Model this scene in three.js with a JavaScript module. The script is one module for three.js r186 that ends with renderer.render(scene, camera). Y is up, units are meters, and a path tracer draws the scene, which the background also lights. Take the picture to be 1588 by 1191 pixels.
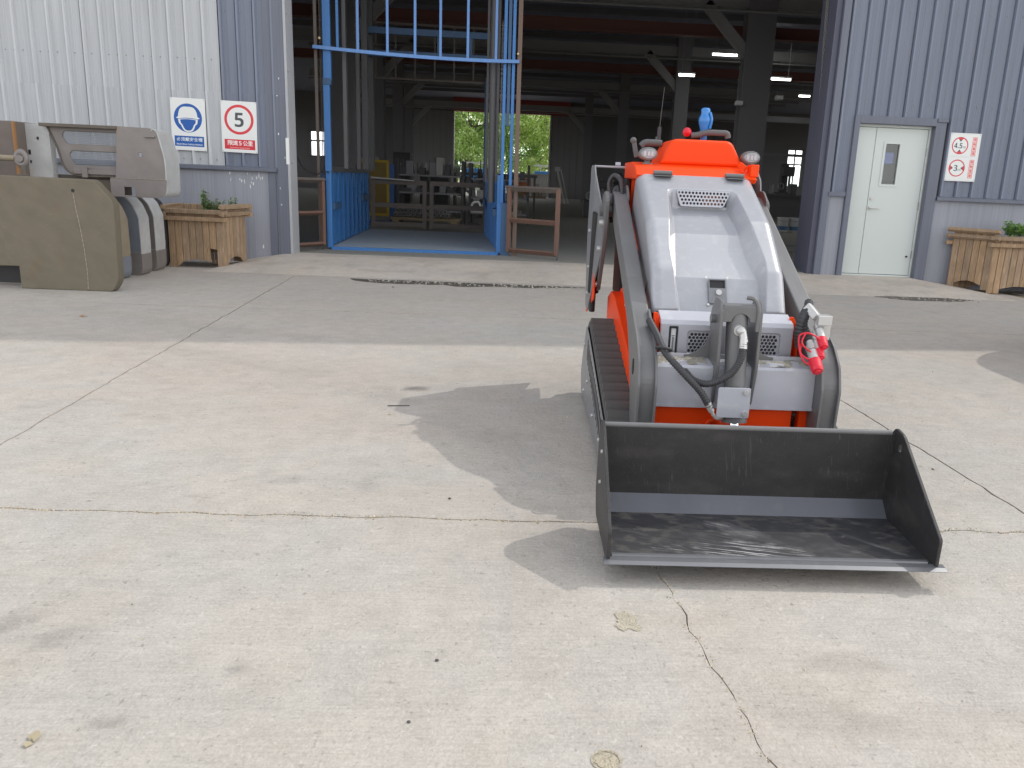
import * as THREE from 'three';
import { RoundedBoxGeometry } from 'three/addons/geometries/RoundedBoxGeometry.js';
import { mergeGeometries, mergeVertices, toCreasedNormals } from 'three/addons/utils/BufferGeometryUtils.js';
import { RectAreaLightUniformsLib } from 'three/addons/lights/RectAreaLightUniformsLib.js';
RectAreaLightUniformsLib.init();

// ---------------------------------------------------------------- camera, sky, sun, exposure
const renderer = new THREE.WebGLRenderer({ antialias: true });
renderer.toneMapping = THREE.LinearToneMapping;
renderer.toneMappingExposure = 1.12;
renderer.shadowMap.enabled = true;
const scene = new THREE.Scene();
const camera = new THREE.PerspectiveCamera(50.23, 4 / 3, 0.1, 600);
camera.position.set(0, 1.28, 0);
camera.rotation.order = 'YXZ';
camera.rotation.set(-0.24498, -0.043633, 0.043301);
camera.setViewOffset(1588, 1191, -66, 0, 1588, 1191);   // the photograph is a crop: its optical axis lies right of its middle

const SKY = 1.2, SUN = 1.4;
{
  const W = 256, H = 128, data = new Float32Array(W * H * 4);
  const toSun = new THREE.Vector3(0.8, 1, -0.48).normalize();
  for (let j = 0; j < H; j++) for (let i = 0; i < W; i++) {
    const el = ((j + 0.5) / H - 0.5) * Math.PI, az = ((i + 0.5) / W - 0.5) * 2 * Math.PI;
    const d = new THREE.Vector3(Math.cos(el) * Math.cos(az), Math.sin(el), Math.cos(el) * Math.sin(az));
    const up = Math.max(0, d.y), k = Math.pow(1 - up, 1.6);   // a hazy sky, brightest towards the horizon
    const side = 0.5 + 0.5 * (d.x * 0.857 - d.z * 0.515), glow = Math.pow(Math.max(0, d.dot(toSun)), 4) * 0.45 + (side * side - 0.3) * 0.85;   // haze is brighter on the sun's side
    const lo = d.y < 0 ? Math.max(0.45, 1 + d.y * 3) : 1;
    const c = [0.62 * (1 - k) + 1.86 * k + glow, 0.65 * (1 - k) + 1.86 * k + glow * 0.97, 0.71 * (1 - k) + 1.86 * k + glow * 0.9];
    for (let q = 0; q < 3; q++) data[(j * W + i) * 4 + q] = c[q] * SKY * lo;
    data[(j * W + i) * 4 + 3] = 1;
  }
  const sky = new THREE.DataTexture(data, W, H, THREE.RGBAFormat, THREE.FloatType);
  sky.mapping = THREE.EquirectangularReflectionMapping;
  sky.magFilter = THREE.LinearFilter; sky.needsUpdate = true;
  scene.background = sky; scene.environment = sky;
}
const sun = new THREE.DirectionalLight(new THREE.Color(1, 0.955, 0.88), SUN);
sun.position.set(0.8, 1, -0.48).multiplyScalar(40);
sun.castShadow = true; sun.shadow.radius = 1.0;
sun.shadow.mapSize.set(4096, 4096);
Object.assign(sun.shadow.camera, { left: -40, right: 40, top: 40, bottom: -40, near: 1, far: 120 });
scene.add(sun, sun.target);

// ---------------------------------------------------------------- helpers
let seedState = 20240611;
const rnd = () => { seedState = (seedState + 0x6d2b79f5) | 0; let t = Math.imul(seedState ^ (seedState >>> 15), 1 | seedState); t = (t + Math.imul(t ^ (t >>> 7), 61 | t)) ^ t; return ((t ^ (t >>> 14)) >>> 0) / 4294967296; };
const rr = (a, b) => a + (b - a) * rnd();
const V = (x, y, z) => new THREE.Vector3(x, y, z);
const lerp = (a, b, t) => a + (b - a) * t, clamp = (x, a = 0, b = 1) => Math.min(b, Math.max(a, x));
const smooth = (a, b, x) => { const t = clamp((x - a) / (b - a)); return t * t * (3 - 2 * t); };

// periodic value noise, returned as a function of (x, y) with the given period
function lattice(n, seed) {
  const a = new Float32Array(n * n); let s = seed * 7919 + 13;
  for (let i = 0; i < n * n; i++) { s = (Math.imul(s, 1664525) + 1013904223) | 0; a[i] = ((s >>> 8) & 0xffff) / 65535; }
  return (x, y) => {
    const xi = Math.floor(x), yi = Math.floor(y), fx = x - xi, fy = y - yi, u = fx * fx * (3 - 2 * fx), v = fy * fy * (3 - 2 * fy);
    const x0 = ((xi % n) + n) % n, x1 = (x0 + 1) % n, y0 = (((yi % n) + n) % n) * n, y1 = ((((yi + 1) % n) + n) % n) * n;
    return (a[y0 + x0] * (1 - u) + a[y0 + x1] * u) * (1 - v) + (a[y1 + x0] * (1 - u) + a[y1 + x1] * u) * v;
  };
}
const N1 = lattice(256, 1), N2 = lattice(256, 2), N3 = lattice(256, 3);
const fbm = (x, y, o = 4, N = N1) => { let s = 0, a = 0.5, t = 0; for (let i = 0; i < o; i++) { s += a * N(x, y); t += a; x = x * 2 + 17.3; y = y * 2 + 9.1; a *= 0.5; } return s / t; };

function texture(size, fn, srgb = false, metres = 1, h = size) {
  const d = new Uint8Array(size * h * 4), out = [0, 0, 0];
  for (let j = 0; j < h; j++) for (let i = 0; i < size; i++) {
    fn(i / size, j / h, out); const o = (j * size + i) * 4;
    for (let q = 0; q < 3; q++) { let v = clamp(out[q]); if (srgb) v = v <= 0.0031308 ? 12.92 * v : 1.055 * Math.pow(v, 1 / 2.4) - 0.055; d[o + q] = Math.round(v * 255); }
    d[o + 3] = 255;
  }
  const t = new THREE.DataTexture(d, size, h, THREE.RGBAFormat);
  t.wrapS = t.wrapT = THREE.RepeatWrapping; t.magFilter = THREE.LinearFilter; t.minFilter = THREE.LinearMipmapLinearFilter; t.generateMipmaps = true;
  if (srgb) t.colorSpace = THREE.SRGBColorSpace;
  const m = Array.isArray(metres) ? metres : [metres, metres];
  t.repeat.set(1 / m[0], 1 / m[1]); t.needsUpdate = true;
  return t;
}
const lin = (r, g, b) => new THREE.Color().setRGB(r, g, b);
function mat(name, c, rough = 0.6, metal = 0, o = {}) {
  const m = new THREE.MeshPhysicalMaterial({ color: Array.isArray(c) ? lin(...c) : c, roughness: rough, metalness: metal, ...o });
  m.name = name; return m;
}

// geometry: everything is written in world metres and moved to its thing's origin when it becomes a mesh
function prep(g) {
  const own = g.userData.ownUv;
  g = g.index ? g.toNonIndexed() : g.clone();
  if (!g.attributes.normal) g.computeVertexNormals();
  for (const k of Object.keys(g.attributes)) if (!['position', 'normal', 'color', 'uv'].includes(k)) g.deleteAttribute(k);
  if (!own) {
    const p = g.attributes.position, n = p.count, uv = new Float32Array(n * 2), a = V(), b = V(), c = V();
    for (let i = 0; i < n; i += 3) {
      a.fromBufferAttribute(p, i); b.fromBufferAttribute(p, i + 1); c.fromBufferAttribute(p, i + 2);
      const nr = b.clone().sub(a).cross(c.clone().sub(a)), X = Math.abs(nr.x), Y = Math.abs(nr.y), Z = Math.abs(nr.z);
      [a, b, c].forEach((v, k) => { const o = (i + k) * 2; if (X >= Y && X >= Z) { uv[o] = v.z; uv[o + 1] = v.y; } else if (Y >= Z) { uv[o] = v.x; uv[o + 1] = v.z; } else { uv[o] = v.x; uv[o + 1] = v.y; } });
    }
    g.setAttribute('uv', new THREE.BufferAttribute(uv, 2));
  }
  return g;
}
const origins = new WeakMap(), taken = new Map();
function numbered(name) { const n = taken.get(name) ?? 0; taken.set(name, n + 1); return n ? `${name}_${String(n).padStart(3, '0')}` : name; }
function thing(name, label, category, at = [0, 0, 0], group) {
  const o = new THREE.Group(); o.name = numbered(name); o.position.set(...at); scene.add(o);
  o.userData = { label, category }; if (group) o.userData.group = group;
  origins.set(o, at); return o;
}
function structure(name, at = [0, 0, 0]) { const o = new THREE.Group(); o.name = numbered(name); o.position.set(...at); scene.add(o); o.userData = { kind: 'structure' }; origins.set(o, at); return o; }
function part(name, geos, material, parent, label) {
  const list = (Array.isArray(geos) ? geos : [geos]).map(prep);
  const g = list.length > 1 ? mergeGeometries(list) : list[0], at = origins.get(parent) ?? [0, 0, 0];
  g.translate(-at[0], -at[1], -at[2]);
  const m = new THREE.Mesh(g, material); m.name = name; m.castShadow = m.receiveShadow = true;
  if (label) m.userData.label = label;
  parent.add(m); origins.set(m, at); return m;
}
function single(name, label, category, geos, material, at, group) {   // a thing that is one mesh
  const list = (Array.isArray(geos) ? geos : [geos]).map(prep), g = list.length > 1 ? mergeGeometries(list) : list[0];
  g.translate(-at[0], -at[1], -at[2]);
  const m = new THREE.Mesh(g, material); m.name = numbered(name); m.castShadow = m.receiveShadow = true; m.position.set(...at);
  m.userData = { label, category }; if (group) m.userData.group = group; scene.add(m); origins.set(m, at); return m;
}
function box(x0, x1, y0, y1, z0, z1, r = 0) {
  const w = Math.abs(x1 - x0), h = Math.abs(y1 - y0), d = Math.abs(z1 - z0);
  r = Math.min(r, w * 0.45, h * 0.45, d * 0.45);
  const g = r > 0 ? new RoundedBoxGeometry(w, h, d, 2, r) : new THREE.BoxGeometry(w, h, d);
  return g.translate((x0 + x1) / 2, (y0 + y1) / 2, (z0 + z1) / 2);
}
function aim(g, a, b) {   // turns a +y shape of unit place onto the segment a-b
  const d = b.clone().sub(a), q = new THREE.Quaternion().setFromUnitVectors(V(0, 1, 0), d.clone().normalize());
  return g.applyQuaternion(q).translate((a.x + b.x) / 2, (a.y + b.y) / 2, (a.z + b.z) / 2);
}
const vec = (p) => p.isVector3 ? p : V(...p);
function cyl(a, b, r0, r1 = r0, seg = 16) { a = vec(a); b = vec(b); return aim(new THREE.CylinderGeometry(r1, r0, a.distanceTo(b), seg), a, b); }
function bar(a, b, w, d, r = 0, roll = 0) {
  a = vec(a); b = vec(b); const L = a.distanceTo(b);
  const g = r ? new RoundedBoxGeometry(w, L, d, 2, Math.min(r, w * 0.45, d * 0.45)) : new THREE.BoxGeometry(w, L, d);
  if (roll) g.rotateY(roll);
  return aim(g, a, b);
}
function tube(pts, r, n = 40, seg = 10, ridge = 0, wraps = 30) {
  const curve = new THREE.CatmullRomCurve3(pts.map(vec)), g = new THREE.TubeGeometry(curve, n, r, seg, false);
  if (ridge) {
    const p = g.attributes.position, c = V(), q = V();
    for (let i = 0; i <= n; i++) { curve.getPointAt(i / n, c); const k = 1 + ridge * Math.sin(i / n * wraps * Math.PI * 2); for (let j = 0; j <= seg; j++) { const o = i * (seg + 1) + j; q.fromBufferAttribute(p, o).sub(c).multiplyScalar(k).add(c); p.setXYZ(o, q.x, q.y, q.z); } }
    g.computeVertexNormals();
  }
  return g;
}
const outline = (pts) => { const s = new THREE.Shape(); pts.forEach(([x, y], i) => i ? s.lineTo(x, y) : s.moveTo(x, y)); s.closePath(); return s; };
function prism(axis, pts, a0, a1, bevel = 0, holes = [], segs = 1) {
  const flip = axis === 'x' ? ([z, y]) => [-z, y] : axis === 'y' ? ([x, z]) => [x, -z] : (p) => p;
  const ccw = (q) => THREE.ShapeUtils.isClockWise(q.map(([x, y]) => new THREE.Vector2(x, y))) ? q.slice().reverse() : q;
  const s = outline(ccw(pts.map(flip)));
  for (const h of holes) s.holes.push(new THREE.Path(ccw(h.map(flip)).reverse().map(([x, y]) => new THREE.Vector2(x, y))));
  const g = new THREE.ExtrudeGeometry(s, { depth: Math.abs(a1 - a0) - 2 * bevel, bevelEnabled: bevel > 0, bevelThickness: bevel, bevelSize: bevel, bevelOffset: -bevel, bevelSegments: segs, curveSegments: 8 });
  g.translate(0, 0, Math.min(a0, a1) + bevel);
  const m = new THREE.Matrix4();
  if (axis === 'x') m.set(0, 0, 1, 0, 0, 1, 0, 0, -1, 0, 0, 0, 0, 0, 0, 1);
  if (axis === 'y') m.set(1, 0, 0, 0, 0, 0, 1, 0, 0, -1, 0, 0, 0, 0, 0, 1);
  return g.applyMatrix4(m);
}
const ring = (cx, cy, r, n = 12, ph = 0) => Array.from({ length: n }, (_, i) => [cx + r * Math.cos(ph + i / n * 2 * Math.PI), cy + r * Math.sin(ph + i / n * 2 * Math.PI)]);
function roundRect(x0, x1, y0, y1, r, n = 4) {
  const out = []; [[x1 - r, y1 - r, 0], [x0 + r, y1 - r, 1], [x0 + r, y0 + r, 2], [x1 - r, y0 + r, 3]].forEach(([cx, cy, q]) => { for (let i = 0; i <= n; i++) { const a = (q + i / n) * Math.PI / 2; out.push([cx + r * Math.cos(a), cy + r * Math.sin(a)]); } });
  return out;
}
function rounded(pts, r, n = 4) {   // rounds the corners of a polygon; r may be a list
  const out = [], m = pts.length;
  pts.forEach((p, i) => {
    const a = pts[(i + m - 1) % m], b = pts[(i + 1) % m], R = Array.isArray(r) ? r[i] : r;
    const la = Math.hypot(a[0] - p[0], a[1] - p[1]), lb = Math.hypot(b[0] - p[0], b[1] - p[1]), k = Math.min(R, la * 0.48, lb * 0.48);
    if (!k) { out.push(p); return; }
    const s = [p[0] + (a[0] - p[0]) / la * k, p[1] + (a[1] - p[1]) / la * k], e = [p[0] + (b[0] - p[0]) / lb * k, p[1] + (b[1] - p[1]) / lb * k];
    for (let j = 0; j <= n; j++) { const t = j / n, u = 1 - t; out.push([u * u * s[0] + 2 * u * t * p[0] + t * t * e[0], u * u * s[1] + 2 * u * t * p[1] + t * t * e[1]]); }
  });
  return out;
}
const lathe = (pts, at, seg = 20) => new THREE.LatheGeometry(pts.map(([r, y]) => new THREE.Vector2(r, y)), seg).translate(...at);
const ball = (x, y, z, r, sx = 1, sy = 1, sz = 1) => new THREE.SphereGeometry(r, 14, 10).scale(sx, sy, sz).translate(x, y, z);
function gridGeometry(nx, ny, fn, colour) {   // fn(i/nx, j/ny) -> [x, y, z]
  const pos = [], idx = [], col = [];
  for (let j = 0; j <= ny; j++) for (let i = 0; i <= nx; i++) { const p = fn(i / nx, j / ny); pos.push(...p); if (colour) col.push(...colour(p)); }
  for (let j = 0; j < ny; j++) for (let i = 0; i < nx; i++) { const a = j * (nx + 1) + i; idx.push(a, a + 1, a + nx + 2, a, a + nx + 2, a + nx + 1); }
  const g = new THREE.BufferGeometry(); g.setAttribute('position', new THREE.Float32BufferAttribute(pos, 3)); if (colour) g.setAttribute('color', new THREE.Float32BufferAttribute(col, 3));
  g.setIndex(idx); g.computeVertexNormals(); return g;
}
// ---------------------------------------------------------------- materials
// concrete: fine sandy grain, pits and pale aggregate, brushed streaks across the slab
const concreteMap = texture(2048, (u, v, o) => {
  const x = u * 256, y = v * 256;
  const grain = N2(x * 3, y * 3) * 0.5 + N3(u * 1536, v * 1536) * 0.5, mid = fbm(x * 0.25, y * 0.25, 4), streak = N1(u * 64, v * 1024);
  let k = 0.86 + (grain - 0.5) * 0.26 + (mid - 0.5) * 0.17 + (streak - 0.5) * 0.10;
  const pit = N3(x * 1.5 + 7, y * 1.5 + 3); if (pit > 0.86) k -= (pit - 0.86) * 1.9;
  const pale = N2(x * 2 + 31, y * 2); if (pale > 0.86) k += (pale - 0.86) * 2.2;
  const warm = (fbm(x * 0.06 + 5, y * 0.06, 3) - 0.5) * 0.05;
  o[0] = k * (1 + warm); o[1] = k * 0.985; o[2] = k * (0.965 - warm);
}, true, 4.6);
const concreteBump = texture(1024, (u, v, o) => {
  const k = 0.5 + (N3(u * 768, v * 768) - 0.5) * 0.5 + (fbm(u * 128, v * 128, 3) - 0.5) * 0.7 - Math.max(0, N2(u * 256, v * 256) - 0.85) * 3;
  o[0] = o[1] = o[2] = k;
}, false, 2.3);
const M = {};
M.slab = mat('concrete', [0.535, 0.50, 0.458], 0.9, 0, { map: concreteMap, bumpMap: concreteBump, bumpScale: 0.0025, vertexColors: true });
M.joint = mat('sandy joint filling', [0.30, 0.255, 0.18], 1, 0, { bumpMap: concreteBump, bumpScale: 0.01 });
M.grit = mat('sand grains', [0.50, 0.44, 0.33], 1);
M.floor = mat('workshop floor concrete', [0.32, 0.32, 0.295], 0.75, 0, { map: concreteMap });
M.mud = mat('damp mud', [0.125, 0.113, 0.095], 0.5, 0, { bumpMap: concreteBump, bumpScale: 0.012 });
const streakMap = texture(512, (u, v, o) => {
  let k = 0.88 + (N1(u * 256, v * 2) - 0.5) * 0.14 + (fbm(u * 32, v * 4, 3, N2) - 0.5) * 0.12;
  const s = N3(u * 128, v * 256); if (s > 0.94) k += (s - 0.94) * 3;
  o[0] = k; o[1] = k; o[2] = k * 1.005;
}, true, 2.2);
M.cladGrey = mat('blue grey painted sheet', [0.205, 0.232, 0.30], 0.45, 0, { map: streakMap, vertexColors: true });
M.cladWhite = mat('off white painted sheet', [0.56, 0.58, 0.60], 0.45, 0, { map: streakMap, vertexColors: true });
M.wallGrey = mat('grey painted masonry', [0.36, 0.375, 0.425], 0.75, 0, { map: streakMap });
M.trimGrey = mat('blue grey trim', [0.165, 0.182, 0.23], 0.5, 0, { map: streakMap });
M.trimPale = mat('pale edge trim', [0.42, 0.43, 0.45], 0.5);
M.jamb = mat('dark door jamb', [0.11, 0.115, 0.16], 0.55, 0, { map: streakMap });
M.door = mat('pale green door paint', [0.61, 0.66, 0.635], 0.38);
M.glassDark = mat('dark glass', [0.03, 0.04, 0.05], 0.06, 0, { specularIntensity: 1 });
M.pane = mat('window glass', [0.95, 0.97, 0.96], 0.02, 0, { transmission: 1, thickness: 0 });
M.steelBright = mat('bright steel', [0.62, 0.62, 0.60], 0.28, 1);
M.black = mat('black', [0.02, 0.02, 0.022], 0.6);
M.inner = mat('dark inner lining', [0.26, 0.255, 0.27], 0.8);
M.deck = mat('dark blue ceiling deck', [0.25, 0.255, 0.33], 0.7);
M.beam = mat('grey steel beam', [0.33, 0.33, 0.33], 0.6);
M.beamDark = mat('dark steel', [0.20, 0.195, 0.205], 0.6);
M.beamRed = mat('red oxide girder', [0.20, 0.085, 0.07], 0.65);
M.white = mat('white paint', [0.78, 0.79, 0.78], 0.5);

// ---------------------------------------------------------------- the yard: slabs with open joints over a sandy bed
const ground = structure('ground');
part('bed', new THREE.PlaneGeometry(500, 400).rotateX(-Math.PI / 2).translate(0, -0.016, -120), M.joint, ground);
const jag = (t, s, a) => (fbm(t * 9 + s * 31, s * 7.7, 4, N2) - 0.5) * 2 * a;
const jointZ = { near: (x) => -2.93 - 0.022 * (x - 0) * 0.25 + jag(x, 1, 0.022), mid: (x) => -7.65 - 0.008 * x + jag(x, 2, 0.01), far: (x) => -10.2 + jag(x, 3, 0.02) };
const jointX = {
  crack: (z) => 0.447 + (z + 2.93) * 0.118 + jag(z * 1.7, 4, 0.022),
  left: (z) => -2.31 + (z + 2.93) * 0.067 + jag(z, 5, 0.014), right: (z) => 2.15 + (z + 2.93) * 0.06 + jag(z, 6, 0.014),
  w1: () => -7.2, e1: () => 6.9, w2: () => -14, e2: () => 14, w3: () => -7.4, e3: () => 6.6,
};
// stains are matter on the slab: old tyre tracks, oil, dust (each with its own grain from the texture)
function stain([x, , z]) {
  const big = fbm(x * 0.55 + 40, z * 0.8 + 40, 4), small = fbm(x * 3.1 + 9, z * 3.7, 3, N2);
  let k = 0.97 + (big - 0.5) * 0.14 + (small - 0.5) * 0.08;
  const arc = Math.abs(Math.hypot(x + 4.2, z + 1.2) - 4.9); if (z < -3.2) k -= 0.10 * smooth(0.22, 0.03, arc) * smooth(0.35, 0.6, fbm(x * 2, z * 5, 3, N3));
  const arc2 = Math.abs(Math.hypot(x + 0.3, z + 12.2) - 6.0); if (x < 0.2) k -= 0.06 * smooth(0.2, 0.03, arc2) * smooth(0.3, 0.6, fbm(x * 3, z * 4, 3, N2));
  const spots = fbm(x * 5 + 77, z * 6.5, 2, N3); k -= 0.12 * smooth(0.74, 0.86, spots) * smooth(0.5, 0.62, fbm(x * 0.9, z * 0.9 + 13, 2, N2));
  for (const [sx, sz, a, b, d] of [[-0.63, -4.88, 0.085, 0.045, 0.5], [-1.25, -2.05, 0.10, 0.06, 0.22], [-1.42, -2.12, 0.05, 0.09, 0.25], [-0.72, -1.93, 0.06, 0.02, 0.25], [-0.93, -1.70, 0.05, 0.03, 0.28], [0.95, -2.0, 0.14, 0.06, 0.12], [-1.0, -3.3, 0.08, 0.05, 0.15], [-0.62, -3.28, 0.1, 0.05, 0.15], [0.86, -1.75, 0.2, 0.07, 0.12]]) {
    const q = Math.hypot((x - sx) / a, (z - sz) / b) + (fbm(x * 22, z * 22, 3, N2) - 0.5) * 1.2; k *= 1 - d * smooth(1.1, 0.6, q);
  }
  const tint = (fbm(x * 0.5 + 3, z * 0.6 + 8, 3, N3) - 0.5) * 0.07;
  return [k * (1 + tint), k, k * (1 - tint * 0.6)];
}
function slab(xl, xr, zb, zf, gap, cell) {
  const mx = (xl((zb(0) + zf(0)) / 2) + xr((zb(0) + zf(0)) / 2)) / 2;
  const w = Math.abs(xr(-3) - xl(-3)), d = Math.abs(zf(mx) - zb(mx)), nx = Math.max(4, Math.round(w / cell)), nz = Math.max(4, Math.round(d / cell));
  const at = (u, v) => {
    const z0 = lerp(zf(mx), zb(mx), v), x0 = lerp(xl(z0) + gap, xr(z0) - gap, u);
    const z1 = lerp(zf(x0) - gap, zb(x0) + gap, v), x1 = lerp(xl(z1) + gap, xr(z1) - gap, u); return [x1, 0, lerp(zf(x1) - gap, zb(x1) + gap, v)];
  };
  const top = gridGeometry(nx, nz, at, stain);
  const edge = [];   // the sawn or broken edge, a step down to the bed
  const rim = [...Array(nx + 1).keys()].map((i) => [i / nx, 0]).concat([...Array(nz).keys()].map((j) => [1, (j + 1) / nz]), [...Array(nx).keys()].map((i) => [1 - (i + 1) / nx, 1]), [...Array(nz).keys()].map((j) => [0, 1 - (j + 1) / nz]));
  const side = gridGeometry(rim.length - 1, 1, (u, v) => { const q = at(...rim[Math.round(u * (rim.length - 1))]); return [q[0], v ? -0.02 : 0, q[2]]; }, stain);
  part('concrete_slab', [top, side], M.slab, ground);
}
const front = () => 3;
slab(jointX.w1, jointX.crack, jointZ.near, front, 0.0016, 0.045); slab(jointX.crack, jointX.e1, jointZ.near, front, 0.0016, 0.045);
slab(jointX.w1, jointX.left, jointZ.mid, jointZ.near, 0.0055, 0.06); slab(jointX.left, jointX.right, jointZ.mid, jointZ.near, 0.0055, 0.05); slab(jointX.right, jointX.e1, jointZ.mid, jointZ.near, 0.0055, 0.06);
const wallLine = () => -11.7;
slab(jointX.w3, jointX.left, wallLine, jointZ.mid, 0.006, 0.09); slab(jointX.left, jointX.right, wallLine, jointZ.mid, 0.006, 0.09); slab(jointX.right, jointX.e3, wallLine, jointZ.mid, 0.006, 0.09);
slab(jointX.w2, jointX.w1, wallLine, front, 0.006, 0.4); slab(jointX.e1, jointX.e2, wallLine, front, 0.006, 0.4);

// apron: a low ramp of newer concrete up to the doorway
const apronH = (x, z) => {
  const t = (-10.18 - 0.03 * (x > 3 ? x - 3 : 0) - z) / 1.15, l = (x + 3.98) / 0.72, r = (6.45 - x) / 1.0;
  const k = Math.min(t, l, r); return 0.137 * clamp(k) - 0.007 + (k > 1 ? 0 : 0.004 * clamp(k * 8));
};
const apronTone = ([x, , z]) => { const k = 1.14 + (fbm(x * 1.2, z * 3, 4) - 0.5) * 0.28, s = fbm(x * 4, z * 5, 3, N3), w = k * (1 - 0.12 * smooth(0.55, 0.75, s)); return [w * 1.02, w * 0.985, w * 0.95]; };
const apron = structure('apron');
part('ramp_slab', gridGeometry(150, 26, (u, v) => { const x = lerp(-4.1, 6.7, u), z = lerp(-10.08, -11.72, v); return [x, apronH(x, z), z]; }, apronTone), M.slab, apron);
const shopFloor = structure('workshop_floor');
part('floor_slab', box(-18, 24, -0.1, 0.126, -11.72, -52.3), M.floor, shopFloor);

// sand and crumbs in the open joint, and the loose grit beside it
{
  const g = new THREE.IcosahedronGeometry(1, 0), n = 2600, im = new THREE.InstancedMesh(g, M.grit, n), m = new THREE.Matrix4(), q = new THREE.Quaternion(), e = new THREE.Euler();
  for (let i = 0; i < n; i++) {
    let x, z, r;
    if (i < 1500) { x = rr(-4, 4.2); const dens = N1(x * 5, 2); z = jointZ.near(x) + (rnd() - 0.5) * (rnd() < 0.5 ? 0.016 : 0.07 * dens); r = rr(0.0012, 0.0034); }
    else if (i < 1800) { z = rr(-2.9, -0.8); x = jointX.crack(z) + (rnd() - 0.5) * 0.03; r = rr(0.001, 0.0026); }
    else if (i < 1950) { x = rr(-3.8, 2); z = jointZ.mid(x) + (rnd() - 0.5) * 0.05; r = rr(0.002, 0.004); }
    else { x = rr(-3, 3.5); z = rr(-9.5, -1.2); r = rr(0.0008, 0.0032) * (rnd() < 0.03 ? 2.2 : 1); }
    q.setFromEuler(e.set(rr(0, 6), rr(0, 6), rr(0, 6)));
    m.compose(V(x, r * 0.3, z), q, V(r * rr(0.8, 1.6), r * 0.8, r * rr(0.8, 1.5))); im.setMatrixAt(i, m);
    const c = rr(0.5, 1.35); im.setColorAt(i, lin(c, c * rr(0.92, 1), c * rr(0.8, 0.98)));
  }
  im.name = 'sand_and_grit'; im.castShadow = im.receiveShadow = true; im.userData = { kind: 'stuff', label: 'pale sand and loose grit along the concrete joint', category: 'grit' }; scene.add(im);
}
function patch(cx, cz, a, b, n, seed, ragged = 0.5) { return Array.from({ length: n }, (_, i) => { const t = i / n * 2 * Math.PI, k = 1 - ragged * 0.5 + ragged * fbm(Math.cos(t) * 2 + seed * 5, Math.sin(t) * 2 + seed, 4, N2) * 1.2; return [cx + a * k * Math.cos(t), cz + b * k * Math.sin(t)]; }); }
{   // damp mud that has gathered at the foot of the ramp
  const long = []; for (let i = 0; i <= 60; i++) { const x = lerp(-2.1, 0.95, i / 60); long.push([x, -10.06 + 0.03 * i / 60 + jag(x, 11, 0.05)]); }
  for (let i = 60; i >= 0; i--) { const x = lerp(-2.1, 0.95, i / 60); long.push([x, -10.06 + 0.03 * i / 60 + jag(x, 11, 0.05) + 0.02 + 0.36 * Math.sin(Math.PI * Math.pow(i / 60, 0.6)) * smooth(0, 0.25, 1 - i / 60) * (0.45 + fbm(x * 3, 4, 3) * 0.9)]); }
  single('mud_strip', 'long dark strip of damp mud along the foot of the concrete ramp', 'mud', prism('y', long, 0.001, 0.005), M.mud, [-0.6, 0, -9.95]).userData.kind = 'stuff';
  single('mud_patch', 'short dark patch of mud and grit before the pale green door', 'mud', prism('y', patch(5.12, -10.22, 0.55, 0.2, 70, 3, 0.9), 0.001, 0.005), M.mud, [5.12, 0, -10.2]).userData.kind = 'stuff';
}
{   // crumbs around the mud
  const n = 260, im = new THREE.InstancedMesh(new THREE.IcosahedronGeometry(1, 0), mat('pale gravel', [0.42, 0.39, 0.33], 0.95), n), m = new THREE.Matrix4(), q = new THREE.Quaternion();
  for (let i = 0; i < n; i++) { const r = rr(0.004, 0.014), left = i < 190; const x = left ? rr(-1.9, 0.8) : 5.12 + rr(-0.5, 0.6), z = left ? -9.92 + rr(-0.12, 0.16) : -10.2 + rr(-0.17, 0.17); q.setFromEuler(new THREE.Euler(rr(0, 6), rr(0, 6), 0)); m.compose(V(x, 0.004 + r * 0.3, z), q, V(r, r * 0.7, r)); im.setMatrixAt(i, m); }
  im.name = 'gravel'; im.castShadow = im.receiveShadow = true; im.userData = { kind: 'stuff', label: 'pale gravel crumbs scattered over the damp mud', category: 'gravel' }; scene.add(im);
}

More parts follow.
